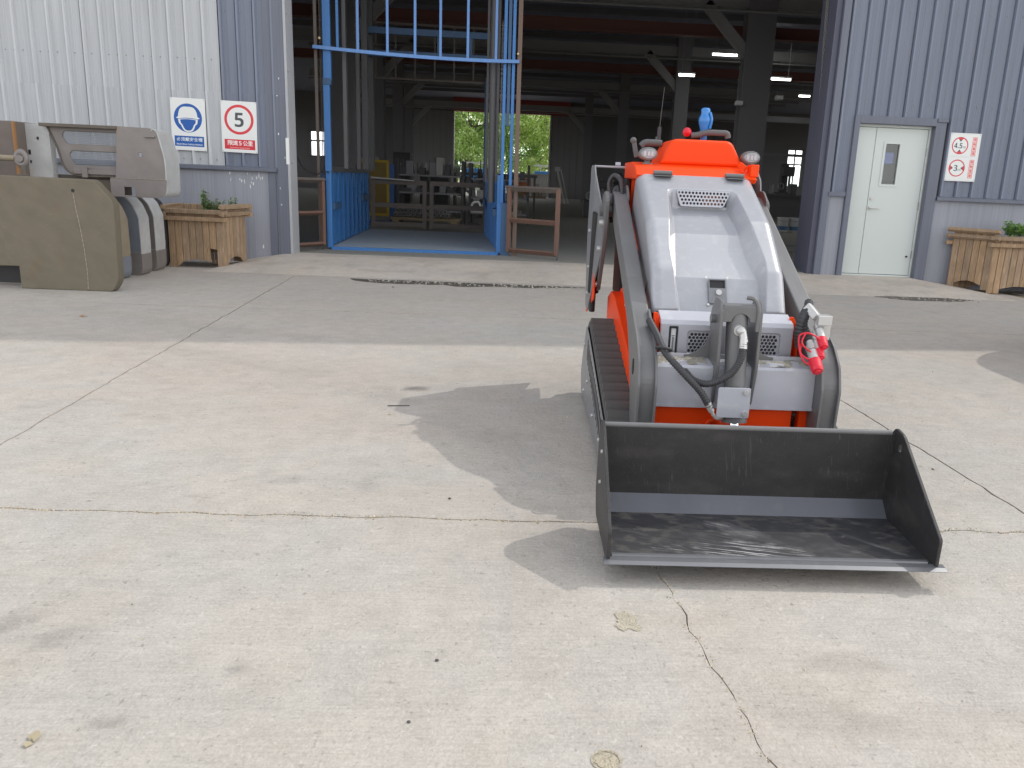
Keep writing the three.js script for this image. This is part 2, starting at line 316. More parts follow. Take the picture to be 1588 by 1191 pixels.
// ---------------------------------------------------------------- the workshop: a gabled steel hall
const FZ = -11.5, EDGE_L = -3.17, EDGE_R = 4.08;
const hall = thing('workshop_building', 'blue grey steel workshop hall with wide open doorway', 'building', [0, 0, FZ]);
const gable = (x) => 11.75 - 0.3 * Math.abs(x - 4.2);
part('front_backing', prism('z', [[-18, 0], [-18, gable(-18)], [4.2, gable(4.2)], [24, gable(24)], [24, 0], [5.52, 0], [5.52, 2.2], [4.48, 2.2], [4.48, 0], [EDGE_R + 0.02, 0], [EDGE_R + 0.02, 4.6], [EDGE_L - 0.02, 4.6], [EDGE_L - 0.02, 0]], FZ - 0.36, FZ - 0.06), M.inner, hall);
function ribSheet(x0, ribs, y0, y1, pitch = 0.217) {   // profiled sheet: flat pans between raised trapezoid ribs, a faint stiffener in each pan
  const pts = []; for (let i = 0; i < ribs; i++) { const x = x0 + i * pitch; pts.push([x, -0.014], [x + 0.012, 0.034], [x + 0.036, 0.034], [x + 0.050, 0], [x + 0.10, 0.0], [x + 0.106, 0.003], [x + 0.122, 0.003], [x + 0.128, 0], [x + pitch - 0.009, 0]); }
  const pos = [], idx = []; pts.forEach(([x, d]) => pos.push(x, y0, FZ + d, x, y1, FZ + d));
  for (let i = 0; i < pts.length - 1; i++) { const a = i * 2; idx.push(a, a + 2, a + 3, a, a + 3, a + 1); }
  const g = new THREE.BufferGeometry(); g.setAttribute('position', new THREE.Float32BufferAttribute(pos, 3)); g.setIndex(idx);
  const f = g.toNonIndexed(); f.computeVertexNormals();
  const col = []; for (let i = 0; i < pts.length - 1; i++) { const q = i % 9, c = q < 3 ? 1.10 : 0.97; for (let k = 0; k < 6; k++) col.push(c, c, c); }   // ribs coloured lighter for the light they catch; pans a little dirtier
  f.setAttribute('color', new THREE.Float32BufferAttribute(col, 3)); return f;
}
const SILL = 1.27;
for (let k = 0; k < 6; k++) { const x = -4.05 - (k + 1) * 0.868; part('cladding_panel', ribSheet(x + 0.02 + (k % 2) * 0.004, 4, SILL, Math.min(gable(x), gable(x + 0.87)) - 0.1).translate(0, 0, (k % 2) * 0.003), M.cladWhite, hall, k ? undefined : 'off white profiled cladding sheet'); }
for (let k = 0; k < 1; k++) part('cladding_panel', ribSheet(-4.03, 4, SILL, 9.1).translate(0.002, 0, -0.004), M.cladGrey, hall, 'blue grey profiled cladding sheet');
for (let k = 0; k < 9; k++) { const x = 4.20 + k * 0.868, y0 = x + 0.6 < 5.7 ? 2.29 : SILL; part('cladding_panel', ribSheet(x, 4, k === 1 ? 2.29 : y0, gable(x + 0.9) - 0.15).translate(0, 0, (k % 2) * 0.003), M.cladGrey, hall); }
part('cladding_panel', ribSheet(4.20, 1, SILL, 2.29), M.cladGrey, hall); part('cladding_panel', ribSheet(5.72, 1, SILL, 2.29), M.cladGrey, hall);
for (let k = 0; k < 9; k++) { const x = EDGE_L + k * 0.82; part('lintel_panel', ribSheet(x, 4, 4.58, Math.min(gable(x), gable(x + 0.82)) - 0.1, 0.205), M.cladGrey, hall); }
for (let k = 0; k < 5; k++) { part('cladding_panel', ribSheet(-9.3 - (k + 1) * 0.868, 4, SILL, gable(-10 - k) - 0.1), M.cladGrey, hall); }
part('base_wall', box(-18, EDGE_L - 0.17, -0.1, SILL - 0.05, FZ - 0.06, FZ - 0.005), M.wallGrey, hall);
part('base_wall', box(5.69, 24, -0.1, SILL - 0.05, FZ - 0.06, FZ - 0.005), M.wallGrey, hall);
part('base_wall', box(4.15, 4.405, -0.1, SILL - 0.05, FZ - 0.06, FZ - 0.005), M.wallGrey, hall);
part('sill_flashing', prism('x', [[FZ - 0.05, SILL + 0.005], [FZ + 0.03, SILL - 0.003], [FZ + 0.055, SILL - 0.012], [FZ + 0.055, SILL - 0.055], [FZ + 0.04, SILL - 0.055], [FZ + 0.04, SILL - 0.03], [FZ - 0.05, SILL - 0.03]], -12, EDGE_L - 0.175), M.trimGrey, hall);
part('sill_flashing', prism('x', [[FZ - 0.05, SILL + 0.005], [FZ + 0.03, SILL - 0.003], [FZ + 0.055, SILL - 0.012], [FZ + 0.055, SILL - 0.055], [FZ + 0.04, SILL - 0.055], [FZ + 0.04, SILL - 0.03], [FZ - 0.05, SILL - 0.03]], 5.69, 14), M.trimGrey, hall);
part('sill_flashing', box(4.17, 4.40, SILL - 0.055, SILL + 0.003, FZ - 0.05, FZ + 0.045), M.trimGrey, hall);
// corner posts of the doorway
part('corner_post', [box(EDGE_L - 0.175, EDGE_L - 0.03, 0, 4.7, FZ - 0.3, FZ + 0.03, 0.006), box(EDGE_L - 0.30, EDGE_L - 0.20, 0.02, 4.7, FZ - 0.05, FZ + 0.012, 0.004)], M.trimGrey, hall);
part('corner_trim', box(EDGE_L - 0.03, EDGE_L + 0.004, 0.1, 4.7, FZ - 0.3, FZ + 0.036, 0.004), M.trimPale, hall);
part('corner_post', box(EDGE_R + 0.006, EDGE_R + 0.105, 0.02, 4.7, FZ - 0.3, FZ + 0.03, 0.006), M.trimGrey, hall);
part('door_jamb', box(EDGE_R - 0.075, EDGE_R, 0.1, 4.7, FZ - 0.32, FZ - 0.03), M.jamb, hall);
part('lintel_trim', box(EDGE_L - 0.03, EDGE_R + 0.1, 4.55, 4.7, FZ - 0.3, FZ + 0.04), M.trimGrey, hall);
// steel column behind the right jamb
part('column', [box(EDGE_R + 0.02, EDGE_R + 0.36, 0.12, 5.9, FZ - 0.9, FZ - 0.37)], M.jamb, hall);
part('notice', box(EDGE_L - 0.045, EDGE_L - 0.002, 1.32, 1.66, FZ + 0.037, FZ + 0.04), M.white, hall, 'narrow white notice on the left corner post');
// screws of the cladding
{
  const list = [], s = (x, y) => list.push(new THREE.CylinderGeometry(0.009, 0.009, 0.006, 6).rotateX(Math.PI / 2).translate(x, y, FZ + 0.006));
  for (let i = 0; i < 30; i++) for (const y of [2.60, 1.34]) { s(-4.09 - i * 0.217 - 0.05, y + rr(-0.005, 0.005)); if (i % 2) s(-4.09 - i * 0.217 - 0.16, y); }
  for (let i = 0; i < 5; i++) for (const y of [2.5, 1.34, 3.2]) s(-3.95 + i * 0.2, y);
  for (let i = 0; i < 24; i++) for (const y of [2.46, 3.62, 1.36]) { const x = 4.33 + i * 0.109; if (y > 2 || x > 5.75) s(x, y); }
  part('screws', list, mat('zinc screw', [0.24, 0.25, 0.27], 0.4, 0.6), hall).userData.kind = 'stuff';
}
// drips and splashes of white paint on the left wall and post
{
  const list = []; for (let i = 0; i < 26; i++) { const post = i > 19, x = post ? EDGE_L - 0.10 + rr(-0.05, 0.05) : rr(-4.0, -3.45), y = post ? rr(0.6, 2.6) : (i < 14 ? rr(1.06, 1.2) : rr(0.2, 1.1)), h = rr(0.006, 0.03), w = rr(0.003, 0.009); list.push(prism('z', patch(x, y, w, h, 12, i + 3, 0.8), post ? FZ + 0.0302 : FZ - 0.0048, post ? FZ + 0.0312 : FZ - 0.0038)); }
  part('paint_splashes', list, M.white, hall).userData.kind = 'stuff';
}
// the pale personnel door, set back in a folded frame
{
  const y0 = 0.15, y1 = 2.19, xl = 4.485, xr = 5.535, zd = FZ - 0.09;
  part('door_surround', [box(xl - 0.075, xl, 0.05, y1 + 0.1, FZ - 0.1, FZ + 0.042, 0.005), box(xr, xr + 0.145, 0.02, y1 + 0.1, FZ - 0.1, FZ + 0.030, 0.005), box(xl, xr, y1, y1 + 0.1, FZ - 0.1, FZ + 0.040, 0.005), box(xr + 0.01, xr + 0.16, y1 + 0.055, y1 + 0.103, FZ - 0.05, FZ + 0.046, 0.005)], M.trimGrey, hall);
  const fr = part('door_frame', [box(xl, xl + 0.03, y0 - 0.03, y1, zd - 0.03, zd + 0.025, 0.004), box(xr - 0.035, xr, y0 - 0.03, y1, zd - 0.03, zd + 0.025, 0.004), box(xl + 0.03, xr - 0.035, y1 - 0.035, y1, zd - 0.03, zd + 0.025, 0.004), box(xl + 0.03, xr - 0.035, y0 - 0.04, y0, zd - 0.03, zd + 0.028, 0.004)], M.door, hall);
  const split = 4.772;
  part('door_leaf', box(xl + 0.034, split - 0.003, y0 + 0.006, y1 - 0.04, zd - 0.03, zd + 0.008, 0.004), M.door, hall, 'narrow fixed leaf of the pale green door');
  const wx0 = 4.925, wx1 = 5.125, wy0 = 1.40, wy1 = 1.945;
  const leaf = part('door_leaf', prism('z', [[split + 0.003, y0 + 0.006], [xr - 0.04, y0 + 0.006], [xr - 0.04, y1 - 0.04], [split + 0.003, y1 - 0.04]], zd - 0.03, zd + 0.008, 0.003, [[[wx0, wy0], [wx1, wy0], [wx1, wy1], [wx0, wy1]]]), M.door, hall, 'wide leaf of the pale green door with glazed slot');
  part('glazing_bead', prism('z', [[wx0 - 0.03, wy0 - 0.03], [wx1 + 0.03, wy0 - 0.03], [wx1 + 0.03, wy1 + 0.03], [wx0 - 0.03, wy1 + 0.03]], zd + 0.009, zd + 0.016, 0.002, [[[wx0 + 0.004, wy0 + 0.004], [wx1 - 0.004, wy0 + 0.004], [wx1 - 0.004, wy1 - 0.004], [wx0 + 0.004, wy1 - 0.004]]]), M.door, leaf);
  part('pane', box(wx0 - 0.005, wx1 + 0.005, wy0 - 0.005, wy1 + 0.005, zd - 0.016, zd - 0.010), M.pane, leaf);
  part('notice', [box(wx0 + 0.01, wx1 - 0.05, 1.68, 1.83, zd - 0.040, zd - 0.034)], mat('blue paper', [0.08, 0.11, 0.30], 0.7), leaf);
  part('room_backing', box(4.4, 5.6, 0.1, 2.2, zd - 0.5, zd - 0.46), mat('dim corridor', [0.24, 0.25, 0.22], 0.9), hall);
  part('handle', [cyl([4.815, 1.075, zd + 0.008], [4.815, 1.075, zd + 0.022], 0.026), cyl([4.815, 1.075, zd + 0.02], [4.815, 1.075, zd + 0.058], 0.010), bar([4.81, 1.075, zd + 0.055], [4.94, 1.070, zd + 0.055], 0.017, 0.013, 0.005)], M.steelBright, leaf);
  part('lock', [cyl([4.822, 1.205, zd + 0.008], [4.822, 1.205, zd + 0.022], 0.024), cyl([4.822, 1.205, zd + 0.022], [4.822, 1.205, zd + 0.026], 0.012)], M.steelBright, leaf);
  for (const y of [0.45, 1.12, 1.85]) part('hinge', cyl([xr - 0.036, y - 0.055, zd + 0.016], [xr - 0.036, y + 0.055, zd + 0.016], 0.010), mat('hinge steel', [0.35, 0.36, 0.34], 0.4, 0.7), leaf);
  part('stopper', cyl([5.43, 0.42, zd + 0.008], [5.43, 0.42, zd + 0.03], 0.013), M.black, leaf);
}
// outer walls, upper floor and roof close the hall
for (const x of [-18.2, 24]) {   // long unseen side walls; window band added to brighten the hall
  part('side_wall', [box(x, x + 0.2, -0.1, 1.4, -52, FZ - 0.2), box(x, x + 0.2, 4.6, 6.2, -52, FZ - 0.2)], M.inner, hall);
  for (let k = 0; k < 9; k++) part('added_window_pier', box(x, x + 0.2, 1.4, 4.6, -12 - k * 5, -12.6 - k * 5), M.inner, hall);
}
part('roof', [prism('z', [[-18.6, gable(-18.6)], [4.2, gable(4.2)], [4.2, gable(4.2) + 0.25], [-18.6, gable(-18.6) + 0.25]], -52.6, FZ + 0.06), prism('z', [[4.2, gable(4.2)], [24.6, gable(24.6)], [24.6, gable(24.6) + 0.25], [4.2, gable(4.2) + 0.25]], -52.6, FZ + 0.06)], M.trimGrey, hall);
part('upper_floor', box(-18, 24, 5.75, 5.95, -52, -17.2), M.deck, hall);
part('upper_floor', [box(-18, -3.4, 5.75, 5.95, -17.2, FZ - 0.36), box(0.1, 24, 5.75, 5.95, -17.2, FZ - 0.36)], M.deck, hall);
// ceiling joists of the upper floor
for (let k = 0; k < 13; k++) part('joist', box(-8, 14, 5.6, 5.75, -21.4 - k * 2.1, -21.5 - k * 2.1), M.beamDark, hall);
// rear wall with its open doorway and two windows
const RZ = -52;
{
  const x0 = -4.46, x1 = 1.32, w = [[-13.15, -10.9, 2.0, 3.52], [16.0, 17.05, 1.4, 3.68], [17.7, 18.75, 1.4, 3.68]];
  part('rear_wall', prism('z', [[-18, 0], [-18, gable(-18)], [4.2, gable(4.2)], [24, gable(24)], [24, 0], [x1, 0], [x1, 5.02], [x0, 5.02], [x0, 0]], RZ - 0.2, RZ, 0, w.map(([a, b, c, d]) => [[a, c], [b, c], [b, d], [a, d]])), mat('grey rear wall', [0.16, 0.16, 0.165], 0.7), hall);
  for (const [a, b] of [[-6.9, x0 - 0.12], [x1 + 0.12, 4.0]]) for (let x = a; x < b - 0.2; x += 0.4) part('lining_sheet', prism('z', [[x, 0.1], [x + 0.385, 0.1], [x + 0.385, 5.0], [x, 5.0]], RZ + 0.002, RZ + 0.04, 0.012), mat('grey lining sheet', [0.24, 0.24, 0.24], 0.6), hall);
  part('door_trim', [box(x0 - 0.1, x0, 0.1, 5.0, RZ + 0.003, RZ + 0.1), box(x1, x1 + 0.1, 0.1, 5.0, RZ + 0.003, RZ + 0.1)], M.beam, hall);
  part('shutter_box', box(-4.5, 2.5, 4.98, 5.85, RZ + 0.05, RZ + 0.6), mat('red shutter box', [0.30, 0.055, 0.04], 0.6), hall, 'red shutter box above the far doorway');
  for (const [a, b, c, d] of w) { const f = part('window_frame', [box(a, a + 0.09, c, d, RZ - 0.1, RZ + 0.02), box(b - 0.09, b, c, d, RZ - 0.1, RZ + 0.02), box(a, b, c, c + 0.07, RZ - 0.1, RZ + 0.02), box(a, b, d - 0.07, d, RZ - 0.1, RZ + 0.02), box(a, b, lerp(c, d, 0.58), lerp(c, d, 0.58) + 0.09, RZ - 0.1, RZ + 0.021), box((a + b) / 2 - 0.03, (a + b) / 2 + 0.03, c, d, RZ - 0.1, RZ + 0.019)], M.beamDark, hall); part('pane', box(a + 0.05, b - 0.05, c + 0.05, d - 0.05, RZ - 0.07, RZ - 0.06), M.pane, f); }
}
// portal frames with haunched corners, and the red crane girders under them
for (const [z, xl, xr, h, cw] of [[-19, -3.75, 4.64, 5.03, 0.62], [-26.5, -4.4, 4.45, 5.06, 0.42], [-36, -5.2, 3.75, 4.98, 0.42], [-45, -6, 2.95, 4.7, 0.4]]) {
  const b = 0.26;
  part('portal_beam', [box(-9, 12, h, h + b, z - 0.12, z + 0.12), box(-9, 12, h - 0.018, h + 0.002, z - 0.16, z + 0.16)], M.beam, hall);
  part('haunch', [bar([xr - 0.9, h + 0.05, z], [xr + 0.1, h - 0.95, z], 0.2, 0.24), bar([xr - 1.0, h - 0.02, z + 0.13], [xr - 0.02, h - 1.0, z + 0.13], 0.02, 0.06)], M.beam, hall);
  part('haunch', [bar([xl + 0.9, h + 0.05, z], [xl - 0.1, h - 0.95, z], 0.2, 0.24), bar([xl + 1.0, h - 0.02, z + 0.13], [xl + 0.02, h - 1.0, z + 0.13], 0.02, 0.06)], M.beam, hall);
  if (z > -30) part('crane_girder', [box(-9, 12, h - 0.36, h - 0.10, z - 1.5, z - 1.44), box(-9, 12, h - 0.38, h - 0.36, z - 1.6, z - 1.3)], M.beamRed, hall);
  part('service_pipe', cyl([-9, h - 0.12, z + 0.3], [12, h - 0.12, z + 0.3], 0.025, 0.025, 8), M.beam, hall);
  const col = (x, w) => [box(x, x + w, 0.1, 5.8, z - 0.2, z - 0.17), box(x, x + w, 0.1, 5.8, z + 0.17, z + 0.2), box(x + w / 2 - 0.015, x + w / 2 + 0.015, 0.1, 5.8, z - 0.17, z + 0.17)];
  part('column', col(xr, cw), M.beamDark, hall); part('column', col(xl - cw, cw), M.beamDark, hall);
}
part('wall_rail', [box(4.6, 14, 3.55, 3.75, -30.1, -30), box(5, 16, 2.55, 2.66, -34.1, -34)], M.beamDark, hall);
// ---------------------------------------------------------------- blue goods lift in the doorway
M.blue = mat('blue lift paint', [0.045, 0.20, 0.52], 0.42, 0, { map: streakMap });
M.blueDull = mat('dull blue lift paint', [0.05, 0.12, 0.24], 0.55, 0, { map: streakMap });
M.brown = mat('brown primer', [0.20, 0.115, 0.085], 0.7, 0, { map: streakMap });
M.brownGrey = mat('grey brown primer', [0.15, 0.125, 0.11], 0.7, 0, { map: streakMap });
M.mast = mat('greasy grey mast', [0.085, 0.085, 0.09], 0.5, 0.2);
M.liftFloor = mat('worn lift plate', [0.47, 0.54, 0.61], 0.6, 0, { map: concreteMap });
const lift = thing('goods_lift', 'blue goods lift with slatted sides and brown swing gates', 'lift', [-1.63, 0, -12.5]);
part('platform', [box(-2.86, -0.42, 0.10, 0.165, -16.7, -12.49)], M.liftFloor, lift, 'worn blue grey lift platform');
part('front_lip', box(-2.86, -0.40, 0.09, 0.171, -12.49, -12.44, 0.006), M.blue, lift);
part('skirt', box(-3.1, -0.2, 0.0, 0.09, -16.7, -12.5), M.black, lift);
for (const [x, s] of [[-2.90, 1], [-0.40, -1]]) {
  part('guard_post', box(x - 0.03, x + 0.05, 0.15, 1.30, -12.58, -12.50, 0.006), M.blue, lift);
  const lean = (z) => s < 0 ? (z + 12.5) * 0.05 : 0;   // the right guard closes in towards the back
  for (let k = 0; k < 9; k++) { const z = -12.80 - k * 0.46, d = lean(z); part('slat', box(x + d - 0.01, x + d + 0.03, 0.17, 1.27, z, z - 0.24, 0.003), M.blue, lift); }
  part('guard_backing', bar([x - 0.11 * s, 0.72, -12.62], [x - 0.11 * s + lean(-16.6), 0.72, -16.6], 1.0, 0.008, 0, Math.PI / 2), M.blue, lift);
  part('guard_rail', bar([x + 0.03, 1.28, -12.52], [x + 0.03 + lean(-16.7), 1.28, -16.7], 0.05, 0.08), M.mast, lift);
  part('bracket', box(x + 0.03 * s, x + 0.08 * s, 0.70, 0.80, -13.2, -12.6), M.blueDull, lift); part('bracket', box(x + 0.03 * s + lean(-16), x + 0.07 * s + lean(-16), 0.74, 0.86, -16.5, -15.6), M.blueDull, lift);
}
function gate(hx, hz, dx, dz, label) {   // a rectangular swing gate of welded tube, hinge at (hx, hz)
  const g = new THREE.Group(); g.name = 'gate'; if (label) g.userData.label = label; lift.add(g); origins.set(g, origins.get(lift));
  const at = (t, y) => [hx + dx * t, y, hz + dz * t];
  const post = (t) => part('stile', bar(at(t, 0.19), at(t, 1.15), 0.055, 0.055, 0.005, Math.atan2(dx, dz)), M.brown, g);
  post(0.03); post(0.97);
  for (const y of [0.215, 0.66]) part('rail', bar(at(0.03, y), at(0.97, y), 0.07, 0.035, 0.004), M.brown, g);
  part('rail', bar(at(-0.03, 1.12), at(1.0, 1.12), 0.075, 0.04, 0.004), M.brownGrey, g);
  part('bolt', [cyl(at(0.99, 0.10), at(0.99, 0.40), 0.012)], M.mast, g);
  return g;
}
gate(-2.95, -12.40, -0.36, -0.0 + 0.55, 'brown gate swung open at the left post');
gate(-0.27, -12.40, 0.73, 0.48, 'brown gate swung open at the right post');
// back gate: two leaves meeting in the middle
for (const [a, b] of [[-2.84, -1.77], [-1.69, -0.57]]) {
  const g = new THREE.Group(); g.name = 'back_gate'; lift.add(g); origins.set(g, origins.get(lift));
  for (const x of [a + 0.03, b - 0.03]) part('stile', box(x - 0.04, x + 0.04, 0.2, 1.12, -16.83, -16.78, 0.004), M.brownGrey, g);
  for (const y of [0.27, 0.64, 1.09]) part('rail', box(a, b, y - 0.045, y + 0.045, -16.84, -16.79, 0.004), M.brownGrey, g);
}
part('latch_bar', cyl([-2.84, 1.16, -16.72], [-1.99, 1.13, -16.70], 0.018, 0.012, 8), mat('pale bar', [0.45, 0.44, 0.42], 0.5), lift);
// masts, chains and posts
part('outer_post', [box(-3.045, -3.005, 0.1, 5.6, -12.52, -12.48)], M.brownGrey, lift); part('outer_post', box(-0.185, -0.125, 0.1, 5.6, -12.50, -12.46), mat('rusty tube', [0.17, 0.12, 0.095], 0.7), lift, 'rusty tube beside the blue post');
for (const x of [-2.975, -2.955]) part('hoist_cable', cyl([x, 0.2, -12.56], [x, 5.6, -12.56], 0.007, 0.007, 6), M.brownGrey, lift);
part('post', [box(-2.925, -2.815, 2.50, 5.6, -12.55, -12.46, 0.01), box(-2.93, -2.84, 1.25, 2.5, -12.54, -12.46, 0.008)], M.blue, lift);
part('post_collar', box(-2.93, -2.82, 2.44, 2.53, -12.56, -12.452, 0.004), M.blueDull, lift);
part('door_guide', box(-2.735, -2.70, 2.9, 5.6, -12.50, -12.46, 0.004), M.blue, lift);
part('mast', [box(-2.68, -2.63, 1.3, 5.6, -12.75, -12.63), box(-2.62, -2.57, 1.3, 5.6, -13.6, -13.5)], M.mast, lift); part('mast', [box(-2.62, -2.53, 1.3, 5.6, -14.3, -14.1), box(-2.66, -2.56, 1.3, 5.6, -15.2, -15.0)], M.mast, lift);
part('mast', [cyl([-0.52, 0.9, -12.66], [-0.52, 5.6, -12.66], 0.055), box(-0.62, -0.585, 1.2, 5.6, -12.86, -12.76), box(-0.475, -0.43, 1.2, 5.6, -12.7, -12.64)], M.mast, lift);
for (let k = 0; k < 3; k++) part('post', box(-0.385 + k * 0.062, -0.34 + k * 0.062, k === 1 ? 2.0 : 0.9, 5.6, -12.54, -12.48, 0.004), k === 1 ? M.blueDull : M.blue, lift);
part('post', box(-0.36, -0.24, 0.1, 0.9, -12.56, -12.47, 0.004), M.blueDull, lift);
part('hoist_chain', Array.from({ length: 70 }, (_, i) => new THREE.TorusGeometry(0.012, 0.004, 5, 8).rotateY(i % 2 ? Math.PI / 2 : 0).scale(1, 1.5, 1).translate(-0.40, 1.35 + i * 0.03, -12.58)), M.beam, lift);
part('guide_post', cyl([-2.95, 1.2, -16.7], [-2.95, 2.95, -16.7], 0.035), mat('teal post', [0.06, 0.16, 0.24], 0.5), lift); part('guide_post', cyl([-0.62, 1.2, -16.7], [-0.62, 3.05, -16.7], 0.03), M.blueDull, lift);
for (const x of [-2.98, -0.20]) part('lamp_bulb', ball(x + 0.02, x < -1 ? 3.05 : 2.99, -12.44, 0.018), mat('brass cap', [0.7, 0.55, 0.3], 0.4), lift);
// raised upper gate: light blue bars on a slightly sagging rail
{
  const bl = mat('light blue gate paint', [0.13, 0.30, 0.66], 0.4, 0, { map: streakMap }), g = new THREE.Group(); g.name = 'upper_gate'; g.userData.label = 'raised light blue barred gate'; lift.add(g); origins.set(g, origins.get(lift));
  const sag = (x) => 2.945 - 0.07 * Math.sin(Math.PI * clamp((x + 3.05) / 4.2)) + 0.004 * x;
  const pts = []; for (let i = 0; i <= 12; i++) { const x = lerp(-3.05, -0.16, i / 12); pts.push([x, sag(x), -12.43]); }
  const low = pts.slice(1).map((p, i) => bar(pts[i], p, 0.045, 0.04)); part('bottom_rail', low, bl, g);
  for (const x of [-2.43, -2.02, -1.635, -1.28, -0.895, -0.495]) part('bar', box(x - 0.018, x + 0.018, sag(x), 4.5, -12.45, -12.415, 0.004), bl, g);
}
{
  const g = new THREE.Group(); g.name = 'counter_gate'; lift.add(g); origins.set(g, origins.get(lift));
  for (const y of [3.52, 3.16]) part('rail', box(-2.63, -0.46, y, y + 0.10, -14.9, -14.84), M.blueDull, g);
  for (const x of [-1.43, -0.90]) part('strut', box(x - 0.03, x + 0.03, 3.26, 3.52, -14.88, -14.85), M.blueDull, g);
}
{
  const g = new THREE.Group(); g.name = 'rear_upper_gate'; lift.add(g); origins.set(g, origins.get(lift));
  for (const y of [4.0, 3.02]) part('rail', box(-2.89, -0.39, y - 0.02, y + 0.02, -16.82, -16.78), M.brownGrey, g);
  for (let k = 0; k < 7; k++) part('bar', box(-2.74 + k * 0.37, -2.71 + k * 0.37, 3.02, 4.0, -16.81, -16.785), M.brownGrey, g);
}
lift.rotation.y = 0.05;
// hanging cable between the left corner post and the lift
single('cable', 'thin dark cable sagging between corner post and lift gate', 'cable', [tube([[-3.14, 1.42, -11.75], [-3.12, 1.30, -11.9], [-3.02, 1.21, -12.1], [-2.96, 1.24, -12.35], [-2.93, 1.36, -12.5]], 0.008, 30, 6), tube([[-2.95, 1.2, -12.38], [-2.93, 1.45, -12.42], [-2.86, 1.40, -12.42], [-2.93, 1.3, -12.40], [-2.88, 1.22, -12.42]], 0.006, 30, 6)], M.black, [-3.0, 1.2, -12.1]);
// looped hoist chain by the right jamb
{
  const links = []; for (let i = 0; i < 60; i++) for (const s of [0, 1]) { const y = 2.42 + i * 0.037, x = lerp(4.05, 3.955, i / 59) + s * 0.012 * (1 + i / 40); links.push(new THREE.TorusGeometry(0.013, 0.0042, 5, 8).scale(0.8, 1.6, 1).rotateY((i + s) % 2 ? Math.PI / 2 : 0).translate(x, y, -11.92)); }
  single('hoist_chain', 'long looped steel hoist chain hanging beside the right door jamb', 'chain', links, mat('chain steel', [0.30, 0.29, 0.27], 0.5, 0.6), [4.0, 2.42, -11.92]);
}
// ---------------------------------------------------------------- the compact tracked loader
const paintBump = texture(512, (u, v, o) => { const k = 0.5 + (fbm(u * 64, v * 64, 3, N2) - 0.5) * 0.5; o[0] = o[1] = o[2] = k; }, false, 0.25);
const dustMap = texture(1024, (u, v, o) => {   // dusty grey paint: speckle, faint smears
  const d = smooth(0.55, 0.85, fbm(u * 32, v * 32, 5)) * 0.35 + (N3(u * 512, v * 512) > 0.93 ? 0.12 : 0), k = 0.86 + (fbm(u * 8, v * 8, 4, N2) - 0.5) * 0.18;
  o[0] = k + d * 0.28; o[1] = k + d * 0.26; o[2] = k + d * 0.16;
}, true, 1.3);
const hoodMap = texture(1024, (u, v, o) => {   // dust specks, wiped smears and hairline scratches on the gloss paint
  const d = smooth(0.5, 0.8, fbm(u * 24, v * 24, 5)) * 0.08, sp = N3(u * 512, v * 512) > 0.955 ? 0.09 : 0, sc = Math.max(0, N1(u * 20 + v * 30, v * 300 + u * 90) - 0.9) * 0.6, k = 0.90 + (fbm(u * 6, v * 6, 4, N2) - 0.5) * 0.07;
  o[0] = k + d + sp + sc; o[1] = k + d * 0.97 + sp + sc; o[2] = k + d * 0.85 + sp * 0.95 + sc;
}, true, 0.8);
const G = {};
G.silver = mat('silver grey hood paint', [0.43, 0.44, 0.475], 0.32, 0.1, { map: hoodMap, clearcoat: 0.6, clearcoatRoughness: 0.18 });
G.grey = mat('grey machine paint', [0.19, 0.191, 0.195], 0.42, 0.1, { map: dustMap });
G.panel = mat('grey sheet metal paint', [0.56, 0.57, 0.63], 0.40, 0.1, { map: dustMap });
G.orange = mat('orange paint', [0.90, 0.066, 0.004], 0.45, 0, { specularIntensity: 0.45, clearcoat: 0.06, clearcoatRoughness: 0.15 });
G.mid = mat('mid grey sheet paint', [0.25, 0.256, 0.275], 0.38, 0.1, { map: dustMap });
G.dark = mat('dark chassis', [0.022, 0.022, 0.024], 0.6);
G.rubber = mat('track rubber', [0.105, 0.101, 0.099], 0.75, 0, { map: dustMap });
G.hose = mat('hydraulic hose', [0.045, 0.045, 0.05], 0.5);
G.zinc = mat('zinc fitting', [0.56, 0.56, 0.55], 0.32, 0.35);
G.chrome = mat('chrome rod', [0.85, 0.86, 0.88], 0.08, 1);
G.red = mat('red plastic cap', [0.72, 0.02, 0.045], 0.35);
G.bluePlastic = mat('blue plastic film', [0.03, 0.22, 0.62], 0.3, 0, { clearcoat: 0.4 });
G.grip = mat('grey rubber grip', [0.12, 0.12, 0.125], 0.7);
G.lens = mat('lamp lens', [0.26, 0.265, 0.275], 0.2, 0.2, { clearcoat: 0.5 });
const plateMap = texture(1024, (u, v, o) => {   // bucket steel: black paint, dragged scratches, dried dust
  const scr = Math.max(0, N1(u * 256 + v * 40, v * 24 + u * 6) - 0.80) * 2.2 * smooth(0.5, 0.7, fbm(u * 8, v * 8, 3, N3));
  const dust = smooth(0.50, 0.78, fbm(u * 8 + 3, v * 16, 5, N2)) * (0.5 + 0.5 * N3(u * 512, v * 512));
  let k = 0.040 + 0.012 * (fbm(u * 32, v * 32, 3) - 0.5); k += scr * 0.13;
  const sp = N2(u * 512, v * 512) > 0.955 ? 0.09 : 0;
  o[0] = k + dust * 0.026 + sp; o[1] = k + dust * 0.024 + sp; o[2] = k * 1.04 + dust * 0.02 + sp * 0.9;
}, true, 1.15);
